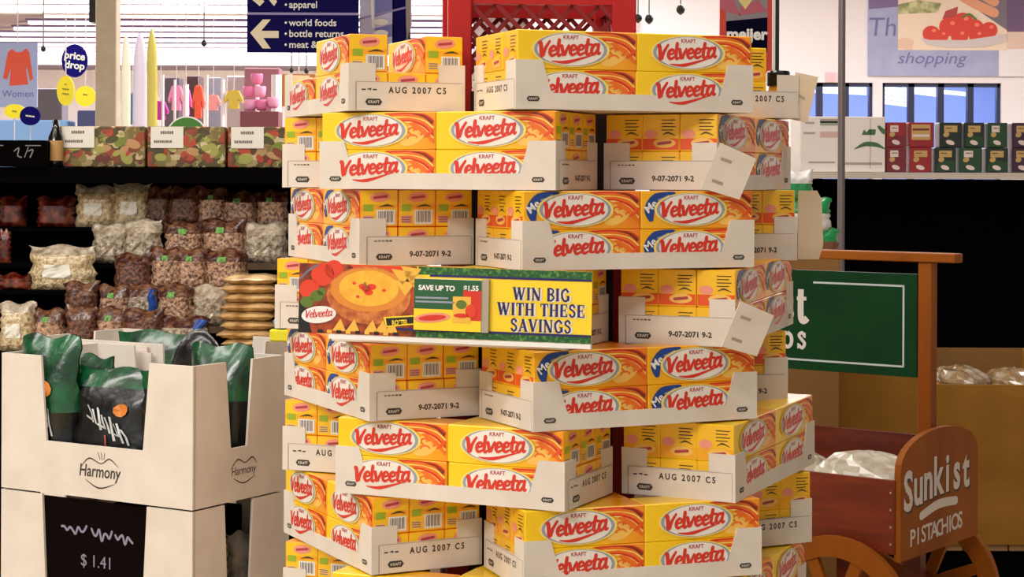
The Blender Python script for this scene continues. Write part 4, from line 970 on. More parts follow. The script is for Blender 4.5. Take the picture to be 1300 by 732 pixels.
# white cello bags in the cart
def crumple(rx, ry, rz, seed, m, n1=22, n2=14, amp=.22):
    mb = MB(); vs = []; rnd = random.Random(seed)
    ph = [(rnd.uniform(2, 9), rnd.uniform(2, 9), rnd.uniform(0, 6), rnd.uniform(.3, 1)) for _ in range(7)]
    P = []
    for j in range(n2 + 1):
        th = math.pi * j / n2; row = []
        for i in range(n1 + 1):
            a = 2 * math.pi * (i % n1) / n1
            x, y, z = math.sin(th) * math.cos(a), math.sin(th) * math.sin(a), math.cos(th)
            k = 1 + amp * sum(w_ * abs(math.sin(fx * x + fy * y + (fx - fy) * z + p)) for fx, fy, p, w_ in ph) / 3 - amp * .6
            row.append(Vector((rx * x * k, ry * y * k, rz * (z * k))))
        P.append(row)
    mb.grid(P, m); return mb
cel = mat('white_cello', (214, 206, 186), 0.25, coat=.6, rgb2=(186, 172, 146), scale=18)
LM = cart.matrix_world.copy() if False else TR(CX.x, CX.y, 0, math.atan2(.6, -.8) + math.pi)
for k, (lx, ly, rx, ry, rz, lb) in enumerate(((-.215, .24, .175, .13, .085, 'crumpled white plastic bag at the right inside the brown cart'), (-.53, .25, .15, .13, .075, 'crumpled white plastic bag behind it, near the carton tower, in the cart'))):
    o = link('plastic_bag', crumple(rx, ry, rz, 11 + k, cel), None, LM @ Matrix.Translation((lx, ly, .625))); tag(o, lb, 'bag', 'white plastic bags in the cart')
m_ = MB(); m_.cbox(-SL + .05, -.075, .03, EW - .03, zb_ + .036, .53, .004, kraft); o = link('filler_carton', m_, None, LM); tag(o, 'brown cardboard filler under the white bags inside the cart', 'box')

# ------------------------------------------------------------------ kraft pallet bins on the right
def kraft_bin(label, px0, px1, ytop, yback, d, depth, zbot, rz=0.0):
    a_, b_ = W(px0, ytop, d), W(px1, ytop, d); ro = empty('pallet_bin', label, 'bin', TR(a_.x, d, 0, rz), 'brown cardboard pallet bins')
    w_ = b_.x - a_.x; zt = a_.z; zk = W(px0, yback, d + depth).z; t = .012
    m_ = MB(); m_.box(0, w_, 0, t, zbot, zt, kraft); link('front_panel', m_, ro)
    m_ = MB(); m_.box(0, w_, depth - t, depth, zbot, zk, kraft_d); link('back_panel', m_, ro)
    for x_ in (0, w_ - t):
        m_ = MB(); m_.plate([(t, zbot), (depth - t, zbot), (depth - t, zk), (t, zt)], FR((x_ + t, 0, 0), (0, 1, 0), (0, 0, 1)), t, kraft); link('side_panel', m_, ro)
    m_ = MB(); m_.box(.01, w_ - .01, t + .002, depth - t - .002, zbot + .005, zbot + .02, kraft_d); link('bottom', m_, ro)
    m_ = MB()
    for k in range(5): m_.box(.02 + k * (w_ - .12) / 4, .1 + k * (w_ - .12) / 4, 0.01, depth - .01, zbot - .025, zbot - .003, pw)
    for y_ in (.06, depth / 2, depth - .06): m_.box(.02, w_ - .02, y_ - .04, y_ + .04, 0, zbot - .025, blackp)
    link('pallet', m_, ro)
    return ro, a_, w_, zt, zk
k1 = kraft_bin('brown cardboard pallet bin at far right with clear bags on top', 1190, 1345, 488, 441, 7.2, .5, .15)
k2 = kraft_bin('brown cardboard pallet bin behind the cart and its green sign', 1046, 1186, 468, 452, 7.25, .5, .15)
k3 = kraft_bin('brown cardboard pallet bin left of the dark gap behind the tower', 930, 1031, 462, 446, 7.3, .5, .15)
cel2 = mat('clear_cello', (150, 122, 84), 0.12, coat=.9, rgb2=(206, 194, 176), scale=16, lo=.5, hi=.7)
for k, (px_, py_, rx, lb) in enumerate(((1219, 480, .10, 'left clear crinkled bag on top of the far right pallet bin'), (1283, 482, .098, 'right clear crinkled bag on top of the far right pallet bin'))):
    p_ = W(px_, py_, 7.42); o = link('plastic_bag', crumple(rx, .14, .06, 31 + k, cel2, amp=.3), None, TR(p_.x, 7.43, p_.z - .02)); tag(o, lb, 'bag', 'clear bags on the pallet bin')
m_ = MB(); a_, w_ = k1[1], k1[2]; m_.cbox(a_.x + .02, a_.x + w_ - .02, 7.225, 7.675, .175, k1[3] - .075, .004, kraft_d); o = link('filler_carton', m_); tag(o, 'brown cardboard filler under the clear bags in the pallet bin', 'box')

# ------------------------------------------------------------------ right shelving with tins, white carton
DG = 8.5
zsh = W(1170, 219, DG).z
gx0, gx1 = W(985, 220, DG).x, W(1420, 220, DG).x
rg = empty('wall_shelving', 'black shelving unit with a pale shelf edge on the right', 'shelving')
m_ = MB(); m_.box(gx0, gx1, DG + .42, DG + .46, 0, zsh - .03, blackp); link('back_panel', m_, rg)
m_ = MB(); m_.box(gx0 + .13, gx1, DG, DG + .46, zsh - .028, zsh, mat('shelf_cream', (206, 192, 176), 0.5)); link('shelf', m_, rg)
m_ = MB(); m_.box(gx0, gx1, DG - .03, DG + .42, .55, .58, blackp); link('shelf', m_, rg)
m_ = MB(); m_.box(gx0, gx1, DG - .05, DG + .42, 0, .12, blackp); link('base', m_, rg)
for x_ in (gx0, gx1 - .03):
    m_ = MB(); m_.box(x_, x_ + .03, DG + .0, DG + .42, .12, zsh - .03, blackp); link('end_panel', m_, rg)
a_, b_ = W(1016, 148, DG + .05), W(1124, 148, DG + .05)
wb = empty('white_carton', 'long white carton with green leaf logo on the pale shelf', 'carton', TR(a_.x, DG + .05, zsh + .001)); w_ = b_.x - a_.x; h_ = a_.z - zsh
m_ = MB(); m_.cbox(0, w_, 0, .3, 0, h_, .003, mat('carton_white', (236, 226, 218), 0.6)); F2 = front(0); gl = mat('carton_green', (70, 110, 70), 0.5); gr_ = mat('carton_grey', (170, 158, 150), 0.5)
K = w_ / 108.0
rp = lambda x0, x1, y0, y1, m: rect(m_, (x0 - 1016) * K, (x1 - 1016) * K, h_ - (y1 - 148) * K, h_ - (y0 - 148) * K, F2, m, .0008)
rp(1041, 1071, 151, 156, gr_); rp(1041, 1071, 154, 159, mat('carton_sage', (150, 160, 140), .5)); rp(1041, 1071, 167, 174, mat('carton_rose', (214, 178, 170), .5)); rp(1022, 1034, 155, 157, gr_); rp(1020, 1035, 168, 170, gr_)
rp(1027, 1060, 205, 207, gr_); rp(1066, 1120, 206, 209, gr_); rp(1104.6, 1105.4, 150, 214, gr_)
cx_, cz_ = (1104 - 1016) * K, h_ - (187 - 148) * K
m_.ribbon([(cx_ - 19 * K, cz_ - 2 * K), (cx_ - 8 * K, cz_ + 3.5 * K), (cx_, cz_ + 4.5 * K), (cx_ + 10 * K, cz_ + 3 * K), (cx_ + 20 * K, cz_ - 2 * K)], [.002, 5 * K, 6 * K, 5 * K, .002], F2, gl, .0008)
m_.flat([(cx_ - 10 * K, cz_ + 16 * K), (cx_ - 7 * K, cz_ + 23 * K), (cx_ - 4 * K, cz_ + 19 * K), (cx_ - 1 * K, cz_ + 23 * K), (cx_ + 8 * K, cz_ + 23 * K), (cx_ + 7 * K, cz_ + 16 * K)], F2, gl, .0008); m_.ribbon([(cx_ + 12 * K, cz_ + 26 * K), (cx_ + 18 * K, cz_ + 20 * K)], [4 * K, 6 * K], F2, gl, .0008)
link('box', m_, wb)
tr_ = mat('tin_red', (150, 20, 24), 0.35, coat=.3); trd = mat('tin_maroon', (116, 24, 30), 0.35, coat=.3); tg = mat('tin_green', (18, 62, 24), 0.35, coat=.3); tgd = mat('tin_dark_green', (12, 30, 14), 0.35, coat=.3); tpk = mat('tin_plum', (52, 14, 44), 0.35, coat=.3)
tgo = mat('tin_gold_print', (196, 160, 96), 0.4); tpn = mat('tin_pale_print', (226, 206, 196), 0.4)
TINS = [(1125, 1151, 1, tr_, trd, 0, 'upper row, leftmost, plain red carton'), (1154, 1186, 1, tr_, tr_, 2, 'upper row red carton with gold panels'), (1193, 1221, 1, tgd, tgd, 1, 'upper row dark green carton next to the red ones'), (1224, 1250, 1, tgd, tg, 1, 'upper row green carton, second of the green ones'), (1254, 1279, 1, tg, tg, 0, 'upper row green carton, third of the green ones'), (1285, 1312, 1, tpk, tpk, 1, 'upper row plum carton at the right edge'),
        (1125, 1151, 0, trd, trd, 0, 'lower row, leftmost, maroon carton'), (1155, 1183, 0, tr_, tr_, 1, 'lower row red carton with gold picture'), (1187, 1214, 0, tgd, tg, 1, 'lower row green carton next to the red ones'), (1218, 1247, 0, tg, tg, 0, 'lower row green carton, second of the green ones'), (1252, 1280, 0, tgd, tg, 1, 'lower row green carton, third of the green ones'), (1285, 1312, 0, tpk, tpk, 1, 'lower row plum carton at the right edge')]
hT = (W(0, 150, DG).z - zsh) / 2 - .001
for x0, x1, row, m1, m2, dec, lb in TINS:
    dd = DG + .06; a_, b_ = W(x0, 150, dd), W(x1, 150, dd); w_ = b_.x - a_.x; ro = MB()
    ro.cbox(-w_ / 2, w_ / 2, 0, .10, 0, hT, .003, m1); F2 = front(0)
    ro.flat([(-w_ * .42, hT * .06), (w_ * .42, hT * .06), (w_ * .46, hT * .42), (-w_ * .05, hT * .5), (-w_ * .42, hT * .3)], F2, m2, .0006)
    if dec == 2:
        rect(ro, -w_ * .4, w_ * .35, hT * .1, hT * .92, F2, tgo, .0008); rect(ro, -w_ * .36, w_ * .3, hT * .42, hT * .52, F2, tpn, .0012); rect(ro, -w_ * .36, w_ * .3, hT * .68, hT * .76, F2, trd, .0012); rect(ro, -w_ * .4, w_ * .35, hT * .1, hT * .3, F2, tr_, .0012)
    else:
        rect(ro, -w_ * .3, w_ * (.3 if dec else .1), hT * .62, hT * .88, F2, tgo if dec else tpn, .0008)
        ro.ell(-w_ * .2, hT * .52, w_ * .14, hT * .1, F2, tgo, .001, rot=.4); ro.ell(-w_ * .02, hT * .2, w_ * .2, hT * .09, F2, tpn, .001, rot=-.3); rect(ro, -w_ * .22, w_ * .05, hT * .76, hT * .79, F2, m1, .0012)
    o = link('tea_carton', ro, None, TR((a_.x + b_.x) / 2, dd, zsh + .001 + row * (hT + .0008))); tag(o, lb + ' on the pale shelf', 'carton', 'small cartons on the pale shelf')
# grey pole in front of the shelving, bags clipped to it
wpl = mat('hanger_wire', (214, 206, 212), .5); pm = mat('grey_metal', (128, 116, 116), 0.35, metal=.4); pp = W(1068, 224, 8.0)
m_ = MB(); m_.lathe([(.12, 0), (.12, .012), (.016, .02), (.0155, 3.2)], pm, n=12); o = link('metal_pole', m_, None, TR(pp.x, 8.0, 0)); tag(o, 'thin grey metal pole in front of the white carton', 'pole')
hg = mat('hanging_green', (30, 150, 80), 0.3, coat=.4); hw_ = mat('hanging_white', (230, 226, 220), 0.3, coat=.4); hb_ = mat('hanging_brown', (130, 84, 54), 0.4); hr = mat('hanging_red', (170, 40, 60), .4)
rkx = W(1010, 300, 7.6)
m_ = MB(); m_.cbox(-.14, .14, -.1, .1, 0, W(0, 322, 7.0).z, .003, kraft_d); o = link('cardboard_stand', m_, None, TR(W(1014, 0, 7.0).x, 7.0, 0)); tag(o, 'brown cardboard stand behind the tower carrying green and white bags', 'stand')
zk_ = W(0, 322, 7.0).z + .001
for k, (px_, y0, y1, w_, mA, mB, lb) in enumerate(((1010, 212, 250, .14, hg, hw_, 'green and white bag topmost in the pile behind the tower'), (1028, 248, 290, .17, hw_, hg, 'white and green bag in the middle of the pile behind the tower'), (1040, 286, 322, .16, hb_, hg, 'brown and green bag lowest in the pile behind the tower'))):
    z0, z1 = W(0, y1, 7.0).z + .001, W(0, y0, 7.0).z
    mb, f = bag_mb(w_, z1 - z0, .09, 3.3 + k, .006, mA, mB, split=.55); o = link('snack_bag', mb, None, TR(W(px_, 0, 7.0).x, 7.0, z0 + .001, R(8))); tag(o, lb, 'bag', 'bags piled behind the tower')

# ------------------------------------------------------------------ entrance wall graphics, banner, hanging things
def board(name, label, px0, py0, px1, py1, d, m, cat='sign', th=.03, group=None):
    a_, b_ = W(px0, py0, d), W(px1, py1, d); ro = empty(name, label, cat, TR((a_.x + b_.x) / 2, d, b_.z), group)
    w_, h_ = b_.x - a_.x, a_.z - b_.z; mb = MB(); mb.box(-w_ / 2, w_ / 2, 0, th, 0, h_, m)
    F = front(0, -w_ / 2, 0); sx, sz = w_ / (px1 - px0), h_ / (py1 - py0)
    P = lambda px, py: ((px - px0) * sx, (py1 - py) * sz)
    return ro, mb, F, P, sx
wgm = mat('graphic_blue', (156, 164, 204), 0.6, rgb2=(170, 174, 210), scale=4); wgp = mat('graphic_purple', (122, 104, 150), 0.6)
ro, mb, F, P, K = board('wall_graphic', 'large blue wall graphic with tomato plate photo and script lettering', 1103, -20, 1300, 97, D_W - .06, wgm, th=.05)
mb.flat([P(1103, 12), P(1145, 8), P(1145, -20), P(1103, -20)], F, wgp, .002); mb.flat([P(1278, 40), P(1300, 40), P(1300, -20), P(1278, -20)], F, mat('graphic_plum', (112, 88, 122), .6), .002); mb.flat([P(1278, 62), P(1300, 62), P(1300, 40), P(1278, 40)], F, mat('graphic_peach', (226, 200, 184), .6), .002); mb.flat([P(1268, 97), P(1300, 97), P(1300, 62), P(1268, 62)], F, wallm, .002)
tx = mat('graphic_script', (112, 112, 166), .6)
mb.text('Th', 34 * K, F, tx, .003, x=P(1120, 0)[0], y=P(0, 46)[1], shear=.1); mb.text('shopping', 21 * K, F, tx, .003, x=P(1182, 0)[0], y=P(0, 81)[1], shear=.25, sx=1.15)
link('panel', mb, ro)
pr = MB(); pc = mat('photo_cream', (236, 216, 196), .6)
mx_ = lambda L: [P(*q) for q in L]
pr.flat(mx_([(1140, 64), (1278, 64), (1278, -20), (1140, -20)]), F, pc, .006)
pr.flat(mx_([(1140, 18), (1190, 16), (1195, 4), (1165, 0), (1140, 6)]), F, mat('photo_leaf', (128, 138, 84), .6, rgb2=(210, 206, 160), scale=9), .008)
pr.flat(mx_([(1222, 0), (1278, 38), (1278, -20), (1222, -20)]), F, mat('photo_grey', (120, 112, 124), .6), .008)
pr.ribbon([P(1222, -4), P(1240, 6), P(1262, 16)], 12 * K, F, mat('photo_skin', (226, 160, 126), .6), .010); pr.ribbon([P(1235, -14), P(1262, 2)], 12 * K, F, mat('photo_skin', (226, 160, 126)), .010)
pr.flat(mx_([(1200, 14), (1216, 8), (1214, 22), (1196, 24)]), F, mat('photo_red', (178, 70, 70), .6), .009)
tmt = mat('photo_tomato', (214, 58, 36), .5); tmh = mat('photo_tomato_light', (238, 120, 90), .5)
for cx_, cy_, r_ in ((1182, 43, 11), (1205, 34, 13), (1222, 28, 13), (1236, 36, 13), (1255, 38, 11), (1195, 46, 9), (1218, 46, 11), (1240, 46, 10)):
    q = P(cx_, cy_); pr.ell(q[0], q[1], r_ * K, r_ * K * .92, F, tmt, .011 + .0004 * cy_ / 10); pr.ell(q[0] + r_ * .3 * K, q[1] + r_ * .35 * K, r_ * .25 * K, r_ * .2 * K, F, tmh, .016)
pr.ribbon([P(1222, 22), P(1230, 18), P(1238, 24)], 3 * K, F, grn, .017)
pg = mat('photo_plate', (206, 196, 196), .5)
pr.flat(mx_([(1168, 48), (1180, 51), (1225, 51), (1278, 43), (1274, 54), (1250, 60), (1200, 61), (1176, 57)]), F, pg, .018)
pr.flat(mx_([(1140, 62), (1158, 64), (1160, 52), (1150, 48), (1140, 50)]), F, mat('photo_mush', (226, 196, 170), .6), .009)
link('photo_print', pr, ro)
# banner with shop name, on a black and white pole
ro, mb, F, P, K = board('shop_banner', 'red and navy hanging banner with white shop name, above the tower', 914, -30, 980, 92, 11.0, mat('banner_red', (206, 62, 44), .5), 'banner', th=.02)
mb.flat([P(922, 30), P(974, 22), P(974, -30), P(922, -30)], F, mat('banner_grey', (140, 132, 138), .5), .001)
mb.flat([P(914, 12), P(940, 20), P(930, -6), P(914, -10)], F, mat('banner_rose', (182, 90, 108), .5), .002); mb.flat([P(938, 20), P(974, 14), P(962, 0), P(940, 8)], F, mat('banner_rose', (182, 90, 108)), .002)
mb.flat([P(934, -4), P(946, 12), P(956, -2), P(952, -20), P(934, -20)], F, mat('banner_cream', (226, 210, 130), .5), .003)
mb.flat([P(922, 66), P(974, 66), P(974, 22), P(922, 27)], F, mat('banner_navy', (8, 6, 34), .8, spec=.05), .002)
mb.text('meijer', 20 * K, F, white, .004, x=P(948, 0)[0], y=P(0, 50)[1], bold=.04, sx=1.0)
link('cloth', mb, ro)
pb = MB(); pb.box(P(981, 0)[0], P(984, 0)[0], .0, .03, P(0, 95)[1] - 1.2, P(0, -30)[1], white, Matrix.Translation((F[0].x, 0, 0))); pb.box(P(984, 0)[0], P(989, 0)[0], 0, .03, P(0, 95)[1] - 1.2, P(0, -30)[1], black, Matrix.Translation((F[0].x, 0, 0))); link('pole', pb, ro)
pb = MB(); pb.box(P(976, 0)[0], P(989, 0)[0], -.1, .12, -ro.location.z, P(0, 95)[1] - 1.2, black, Matrix.Translation((F[0].x, 0, 0))); link('stand', pb, ro)
# hanging black lamps
def pendant(px, py, d, r, lb):
    p_ = W(px, py, d); ro = empty('pendant_lamp', lb, 'lamp', TR(p_.x, d, p_.z), 'small black hanging lamps')
    m_ = MB(); m_.smooth = True; m_.lathe([(.2 * r, -1.2 * r), (.85 * r, -.6 * r), (r, 0), (.8 * r, .7 * r), (.3 * r, 1.2 * r)], black, n=14); link('shade', m_, ro)
    m_ = MB(); m_.tube([(0, 0, 1.1 * r), (0, 0, 5.0 - p_.z)], .006, mat('cord_grey', (110, 104, 108), .6), n=6); link('cord', m_, ro)
D_P = 16.0
pendant(810, 23, D_P, .035, 'leftmost small black hanging lamp beside the red rack'); pendant(824, 24, D_P, .037, 'second small black hanging lamp beside the red rack'); pendant(864, 12, D_P, .038, 'black hanging lamp above the front of the tower')
pendant(370, 89, D_P, .02, 'left of two tiny hanging lamps under the navy sign'); pendant(389, 90, D_P, .02, 'right of two tiny hanging lamps under the navy sign'); pendant(55, 62, D_P, .022, 'tiny black hanging lamp by the dress poster'); pendant(259, 55, D_P, .024, 'tiny black hanging lamp under the ceiling tubes')
for px_, py_, d, lb in ((805, 33, D_W - .04, 'small pink exit light on the white wall beside the red rack'), (1054, 98, D_W - .04, 'small pink exit light above the right windows')):
    ro, mb, F, P, K = board('exit_light', lb, px_ - 6, py_ - 6, px_ + 6, py_ + 6, d, mat('exit_pink', (248, 170, 176), .5, emit=.3), 'light', group=None); link('panel', mb, ro)
# navy aisle signs
nv = mat('aisle_navy', (12, 6, 82), .7, spec=.1)
ro, mb, F, P, K = board('aisle_sign', 'navy aisle sign with white arrows and list, at upper left', 314, -40, 455, 67, 12.0, nv, th=.02)
rect(mb, 0, P(455, 0)[0], P(0, 19)[1], P(0, 16)[1], F, mat('sign_rail', (150, 140, 190), .5), .001)
ar = mat('arrow_cream', (240, 228, 200), .5)
mb.ribbon([P(354, 44), P(326, 44)], 9 * K, F, ar, .002, caps=False); mb.flat([P(318, 42), P(334, 25), P(344, 25), P(330, 42), P(344, 62), P(334, 62)], F, ar, .003)
mb.flat([P(318, -2), P(330, 8), P(336, 2), P(326, -6)], F, ar, .003); mb.flat([P(340, -2), P(348, 8), P(352, 2), P(346, -6)], F, ar, .003)
for tx_, yy in (('apparel', 10), ('world foods', 33), ('bottle returns', 47), ('meat & fish', 61)):
    mb.text(tx_, 12.5 * K, F, white, .002, x=P(367, 0)[0], y=P(0, yy)[1], bold=.015, align='LEFT', sx=.98); q = P(363, yy - 4); mb.ell(q[0], q[1], 1.6 * K, 1.6 * K, F, white, .002, n=8)
link('board', mb, ro)
m_ = MB(); m_.tube([(.30, .03, -.02), (.30, .03, 5.0 - ro.location.z)], .018, mat('hanger_grey', (150, 140, 140), .5)); link('hanger', m_, ro)
ro, mb, F, P, K = board('aisle_sign', 'pale lilac sign with navy right part, beside the navy aisle sign', 457, -40, 521, 70, 12.6, mat('sign_lilac', (200, 198, 230), .5), th=.02)
mb.flat([P(498, 70), P(521, 70), P(521, -40), P(498, -40)], F, nv, .001); mb.flat([P(476, 22), P(500, 14), P(500, -40), P(476, -40)], F, mat('sign_mid_blue', (120, 120, 190), .5), .001); mb.flat([P(476, 50), P(500, 46), P(500, 30), P(476, 36)], F, mat('sign_mid_blue', (120, 120, 190)), .001)
for yy in (28, 42): q = P(484, yy); mb.ell(q[0], q[1], 9 * K, 4 * K, F, white, .003)
mb.ribbon([P(457, 24), P(521, 8)], 2.5 * K, F, mat('sign_rail', (150, 140, 190)), .004); mb.ribbon([P(472, -10), P(474, 34)], 3.5 * K, F, white, .004); link('board', mb, ro)
m_ = MB(); m_.tube([(.14, -.02, .0), (.16, -.02, .2), (.12, -.02, 5.0 - ro.location.z)], .02, mat('hanger_grey', (150, 140, 140), .5)); link('hanger', m_, ro)
# posters and round signs at far left
ro, mb, F, P, K = board('fashion_poster', 'pale blue poster of an orange red dress at the far left', -4, 54, 47, 136, 18.0, mat('poster_blue', (164, 178, 222), .6), 'poster', th=.03)
drs = mat('poster_dress', (222, 84, 58), .6)
mb.flat([P(*q) for q in ((15, 62), (20, 66), (27, 66), (33, 61), (37, 66), (42, 100), (38, 103), (34, 84), (33, 90), (36, 107), (12, 109), (14, 86), (9, 101), (4, 99), (10, 66))], F, drs, .002)
mb.text('Women', 12 * K, F, mat('poster_text', (96, 104, 180), .6), .002, x=P(23, 0)[0], y=P(0, 123)[1], sx=1.0); link('board', mb, ro)
m_ = MB(); m_.tube([(.0, .015, .6), (.0, .015, 5.0 - ro.location.z)], .006, wpl, n=6); link('hanger', m_, ro)
def round_sign(px, py, rx, ry, d, m, lb, words=(), tm=None, down=False):
    p_ = W(px, py, d); ro = empty('round_sign', lb, 'sign', TR(p_.x, d, p_.z), 'round price signs hanging at left'); K = d / FPX
    mb = MB(); mb.plate([(rx * K * math.cos(2 * math.pi * j / 28), ry * K * math.sin(2 * math.pi * j / 28)) for j in range(28)], front(0), .02, m)
    for (s_, sz, yy) in words: mb.text(s_, sz * K, front(0), tm, .002, x=0, y=yy * K, bold=.03, rot=-.12)
    link('disc', mb, ro); h = MB(); h.tube([(0, .01, ry * K * .95), (0, .01, 5.0 - p_.z)] if not down else [(0, .01, -p_.z), (0, .01, -ry * K * .95)], .004, wpl, n=6); link('hanger', h, ro)
ybr = mat('round_yellow', (236, 222, 40), .5); nvr = mat('round_navy', (14, 10, 112), .7, spec=.1); olv = mat('round_text_olive', (120, 112, 30), .6)
round_sign(94.5, 77, 16.5, 21, 14.0, nvr, 'navy round sign reading price drop, left of the column', (('price', 13, 2), ('drop', 13, -10)), white)
round_sign(83, 115, 11, 19, 13.6, ybr, 'yellow round sign just below the navy round sign', (('-', 9, 6), ('---', 9, 0), ('---', 9, -6)), olv)
round_sign(108, 122, 13, 13, 14.6, ybr, 'pale yellow round sign beside the column', (('--', 9, 0),), olv)
round_sign(18, 141, 13, 9, 13.8, ybr, 'low yellow sign below the dress poster', (('--', 9, -2),), olv, down=True)
round_sign(38, 147, 13, 12, 13.2, nvr, 'navy and white round sign beside the oil bottle', (('---', 12, -3),), white, down=True)
# building column
m_ = MB(); c_ = W(137, 100, 13.0); m_.cbox(-.072, .072, -.072, .072, 0, 5.0, .006, mat('column_paint', (204, 190, 170), .6, rgb2=(192, 178, 158), scale=8)); o = link('building_column', m_, None, TR(c_.x, 13.0, 0)); tag(o, 'tall cream square column between the navy disc and surfboards', 'column')
# ceiling tubes far away, beam and duct
lm = mat('tube_glow', (250, 244, 255), .5, emit=1.3); lh = mat('tube_housing', (130, 108, 160), .8)
yl = [(1.5, -14), (20, 55), (29, 36), (37, 18), (44, 1), (51, -6), (57.5, -8), (63, -10), (68, -12), (72.5, -14), (77, -16), (81, -18)]
NTHL = ['topmost', 'second', 'third', 'fourth', 'fifth', 'sixth', 'seventh', 'eighth', 'ninth', 'tenth', 'eleventh', 'lowest']
for j, (yy, xl) in enumerate(yl):
    zl = 4.88; d = (zl - EYE) * FPX / (Y0 - yy); xa = (xl - 650) / FPX * d; xb = (600 - 650) / FPX * d
    ro = empty('ceiling_light', 'long fluorescent ceiling strip, %s row counted downward in the photo' % NTHL[j], 'light', TR(0, d, zl), 'rows of fluorescent ceiling strips'); m_ = MB(); m_.box(xa, xb, -.10, .10, -.075, 0, lm); link('tube', m_, ro); m_ = MB(); m_.box(xa - .05, xb + .05, -.11, .11, .0, .045, lh); link('housing', m_, ro)
m_ = MB(); d = 34.0; z1 = W(0, 6, d).z; z0 = W(0, 15, d).z; m_.box(-11, 1.2, d, d + .2, z0, z1, mat('beam_paint', (206, 194, 186), .6)); m_.box(-11, 1.2, d - .05, d + .25, z0 - .03, z0, mat('beam_flange', (170, 158, 158), .6))
for x_ in (-10.5, -5.6, -1): m_.box(x_ - .04, x_ + .04, d + .05, d + .15, z1, 5.0, mat('beam_flange', (170, 158, 158)))
o = link('ceiling_beam', m_); tag(o, 'long pale ceiling beam crossing the upper left behind the column', 'beam')
a_, b_ = W(113, 2, 30), W(124, 28, 30); m_ = MB(); m_.box(a_.x, b_.x, 30, 30.6, b_.z, 5.0, black); o = link('ceiling_duct', m_); tag(o, 'black ceiling duct end just left of the column top', 'duct')
# surfboards standing beside the column
for k, (px_, y0, w_, cA, lb) in enumerate(((160, 44, 12, (240, 236, 214), 'cream surfboard standing upright just right of the column'), (178, 42, 18, (222, 214, 236), 'broad lilac white surfboard, middle of three'), (193, 37, 14, (206, 196, 92), 'yellow surfboard, rightmost of three beside the column'))):
    d = 16.0 + .25 * k; top = W(px_, y0, d); hh = top.z; ww = w_ / FPX * d / 2; mb = MB(); mb.smooth = True
    prof = [(ww * (max(.0, 1 - max(0, (t - .5) / .5) ** 10) ** .6 * (.55 + .45 * min(1, t / .5)) + .01), t * hh) for t in [1 - (1 - j / 24) ** 1.6 for j in range(25)]]
    P = []
    for wv, z in prof: P.append([Vector((math.cos(a) * max(wv, .01), math.sin(a) * .03, z)) for a in [2 * math.pi * i / 16 for i in range(17)]])
    mb.grid(P, mat('board_%d' % k, cA, .3, coat=.3)); o = link('surfboard', mb, None, TR(top.x, d, 0)); tag(o, lb, 'surfboard', 'surfboards beside the column')
# racks, garments and displays in the distant sales floor
wp = mat('white_post', (238, 232, 240), .5)
for k, px_ in enumerate((207, 222, 236, 263, 283, 327, 351)):
    p_ = W(px_, 95 + 6 * (k % 3), 18.0 + .4 * (k % 3)); m_ = MB(); r_ = (.014, .013, .03, .014, .02, .02, .05)[k]; m_.lathe([(.15, 0), (.15, .01), (r_, .02), (r_, p_.z)], wp, n=8); o = link('display_pole', m_, None, TR(p_.x, p_.y, 0))
    tag(o, '%s white upright display post counting rightward from the surfboards' % ['first', 'second', 'third', 'fourth', 'fifth', 'sixth', 'seventh'][k], 'post', 'white posts of the distant displays')
def garment(px, y0, y1, w, d, m, lb, hang=True):
    p0, p1 = W(px, y0, d), W(px, y1, d); h = p0.z - p1.z; ww = w / FPX * d / 2; ro = empty('hanging_garment', lb, 'garment', TR(p0.x, d, p1.z), 'clothes on distant racks')
    mb = MB(); mb.plate([(-ww * .6, 0), (ww * .6, 0), (ww * .55, h * .55), (ww, h * .3), (ww * 1.1, h * .45), (ww * .6, h * .95), (ww * .2, h), (0, h * .93), (-ww * .2, h), (-ww * .6, h * .95), (-ww * 1.1, h * .45), (-ww, h * .3), (-ww * .55, h * .55)], front(-.04), .08, m); link('cloth', mb, ro)
    mb = MB(); mb.tube([(0, 0, h), (0, 0, h + .08), (0, 0, 5.0 - p1.z)], .004, wpl, n=6); link('hanger', mb, ro)
pk = mat('cloth_pink', (226, 140, 180), .7); mg = mat('cloth_magenta', (196, 50, 160), .7); og = mat('cloth_orange', (232, 90, 60), .7); dk = mat('cloth_dark', (60, 48, 70), .7); tl = mat('cloth_teal', (90, 130, 150), .7)
for px_, y0, y1, w_, d, m, lb in ((168, 118, 158, 14, 17.6, tl, 'teal garment below the lilac surfboard'), (184, 112, 150, 12, 17.8, dk, 'dark garment between the surfboards and first post'), (204, 128, 152, 18, 18.2, mg, 'magenta garment left of the green half round sign'), (224, 108, 140, 18, 19, pk, 'pink garment above the green half round sign'), (236, 112, 146, 14, 19.4, mat('cloth_rose', (214, 90, 170), .7), 'rose garment above the right of the green sign'), (252, 108, 150, 14, 18.6, og, 'orange red garment right of the rose one'), (271, 120, 140, 18, 19.8, mat('cloth_salmon', (226, 150, 150), .7), 'salmon garment in front of the grey panel'), (297, 114, 138, 22, 18.4, mat('cloth_yellow', (206, 180, 70), .7), 'yellow garment left of the pink baskets')):
    garment(px_, y0, y1, w_, d, m, lb)
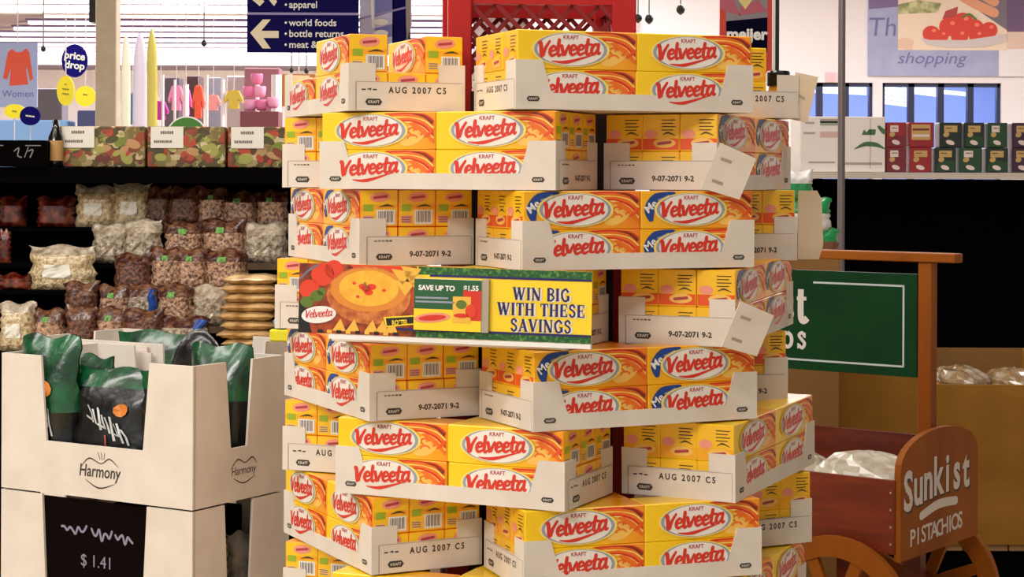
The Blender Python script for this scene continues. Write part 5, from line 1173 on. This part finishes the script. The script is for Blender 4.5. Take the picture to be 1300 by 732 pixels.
for px_, y0, y1, w_, m, lb in ((271, 98, 165, 20, mat('panel_grey', (120, 116, 128), .7), 'grey display panel behind the salmon garment'), (301, 96, 165, 26, mat('panel_pale', (214, 208, 214), .7), 'pale display panel left of the pink baskets'), (62, 112, 165, 34, mat('panel_slate', (104, 100, 114), .7), 'dark grey display panel left of the yellow discs'), (245, 96, 165, 16, mat('panel_brown', (92, 66, 72), .7), 'brown display panel above the green half round sign'), (216, 98, 165, 22, mat('panel_plum', (96, 84, 96), .7), 'plum display panel right of the surfboards'), (332, 86, 165, 44, mat('panel_mauve', (150, 96, 110), .7), 'mauve display panel behind the pink baskets'), (111, 140, 165, 26, mat('panel_navy', (60, 66, 110), .7), 'navy display panel low beside the column'), (40, 152, 180, 90, mat('panel_sky', (120, 160, 214), .7), 'low sky blue display behind the black box')):
    d = 21.0 + .45 * (int(px_) % 4) if y0 < 130 else 15.2; a_, b_ = W(px_ - w_ / 2, y0, d), W(px_ + w_ / 2, y1, d); m_ = MB(); m_.cbox(a_.x, b_.x, d, d + .3, 0, a_.z, .01, m); o = link('partition_screen', m_); tag(o, lb, 'screen', 'partition screens in the distance')
# pink baskets piled on the mauve display
for k, (px_, py_) in enumerate(((318, 133), (332, 133), (347, 130), (316, 116), (330, 116), (326, 100))):
    p_ = W(px_, py_, 17.0); m_ = MB(); m_.smooth = True; r_ = .052; m_.lathe([(r_ * .7, -r_), (r_, -r_ * .5), (r_ * 1.1, r_ * .6), (r_ * 1.0, r_ * .8), (r_ * .9, r_ * .9)], mat('basket_pink', (226, 120, 170), .5) if k % 2 else mat('basket_rose', (236, 160, 196), .5), n=14)
    o = link('pink_basket', m_, None, TR(p_.x, 17.0, p_.z)); tag(o, 'pink basket, %s of the pile under the navy sign' % ['lower left', 'lower middle', 'lower right', 'upper left', 'upper right', 'topmost'][k], 'basket', 'pink baskets under the navy sign')
a_, b_ = W(308, 142, 17.0), W(356, 150, 17.0); m_ = MB(); m_.box(a_.x, b_.x, 16.85, 17.15, 0, a_.z, mat('basket_table', (120, 60, 70), .6)); o = link('display_table', m_); tag(o, 'maroon display table carrying the pink baskets', 'table')
# framed picture beside the tower top
ro, mb, F, P, K = board('framed_picture', 'small orange framed picture beside the top left cartons', 358, 94, 400, 135, 15.0, mat('frame_brown', (164, 104, 40), .5), 'picture', th=.04)
mb.flat([P(363, 131), P(396, 131), P(396, 98), P(363, 98)], F, mat('picture_peach', (240, 206, 184), .6), .002); link('frame', mb, ro)
m_ = MB(); m_.tube([(0, .02, .2), (0, .02, 5.0 - ro.location.z)], .006, wpl, n=6); link('hanger', m_, ro)
# blue and yellow packet parts
m_ = MB(); m_.cbox(-.03, .03, 0, .05, 0, .03, .004, ybr); link('box', m_, ro := [o for o in bpy.data.objects if o.name == 'snack_packet'][0])
m_ = MB(); m_.smooth = True; m_.lathe([(.005, .03), (.026, .034), (.028, .05), (.016, .062)], mat('packet_blue', (130, 176, 214), .4), c=(0, .025), n=14); link('wrapper', m_, ro)
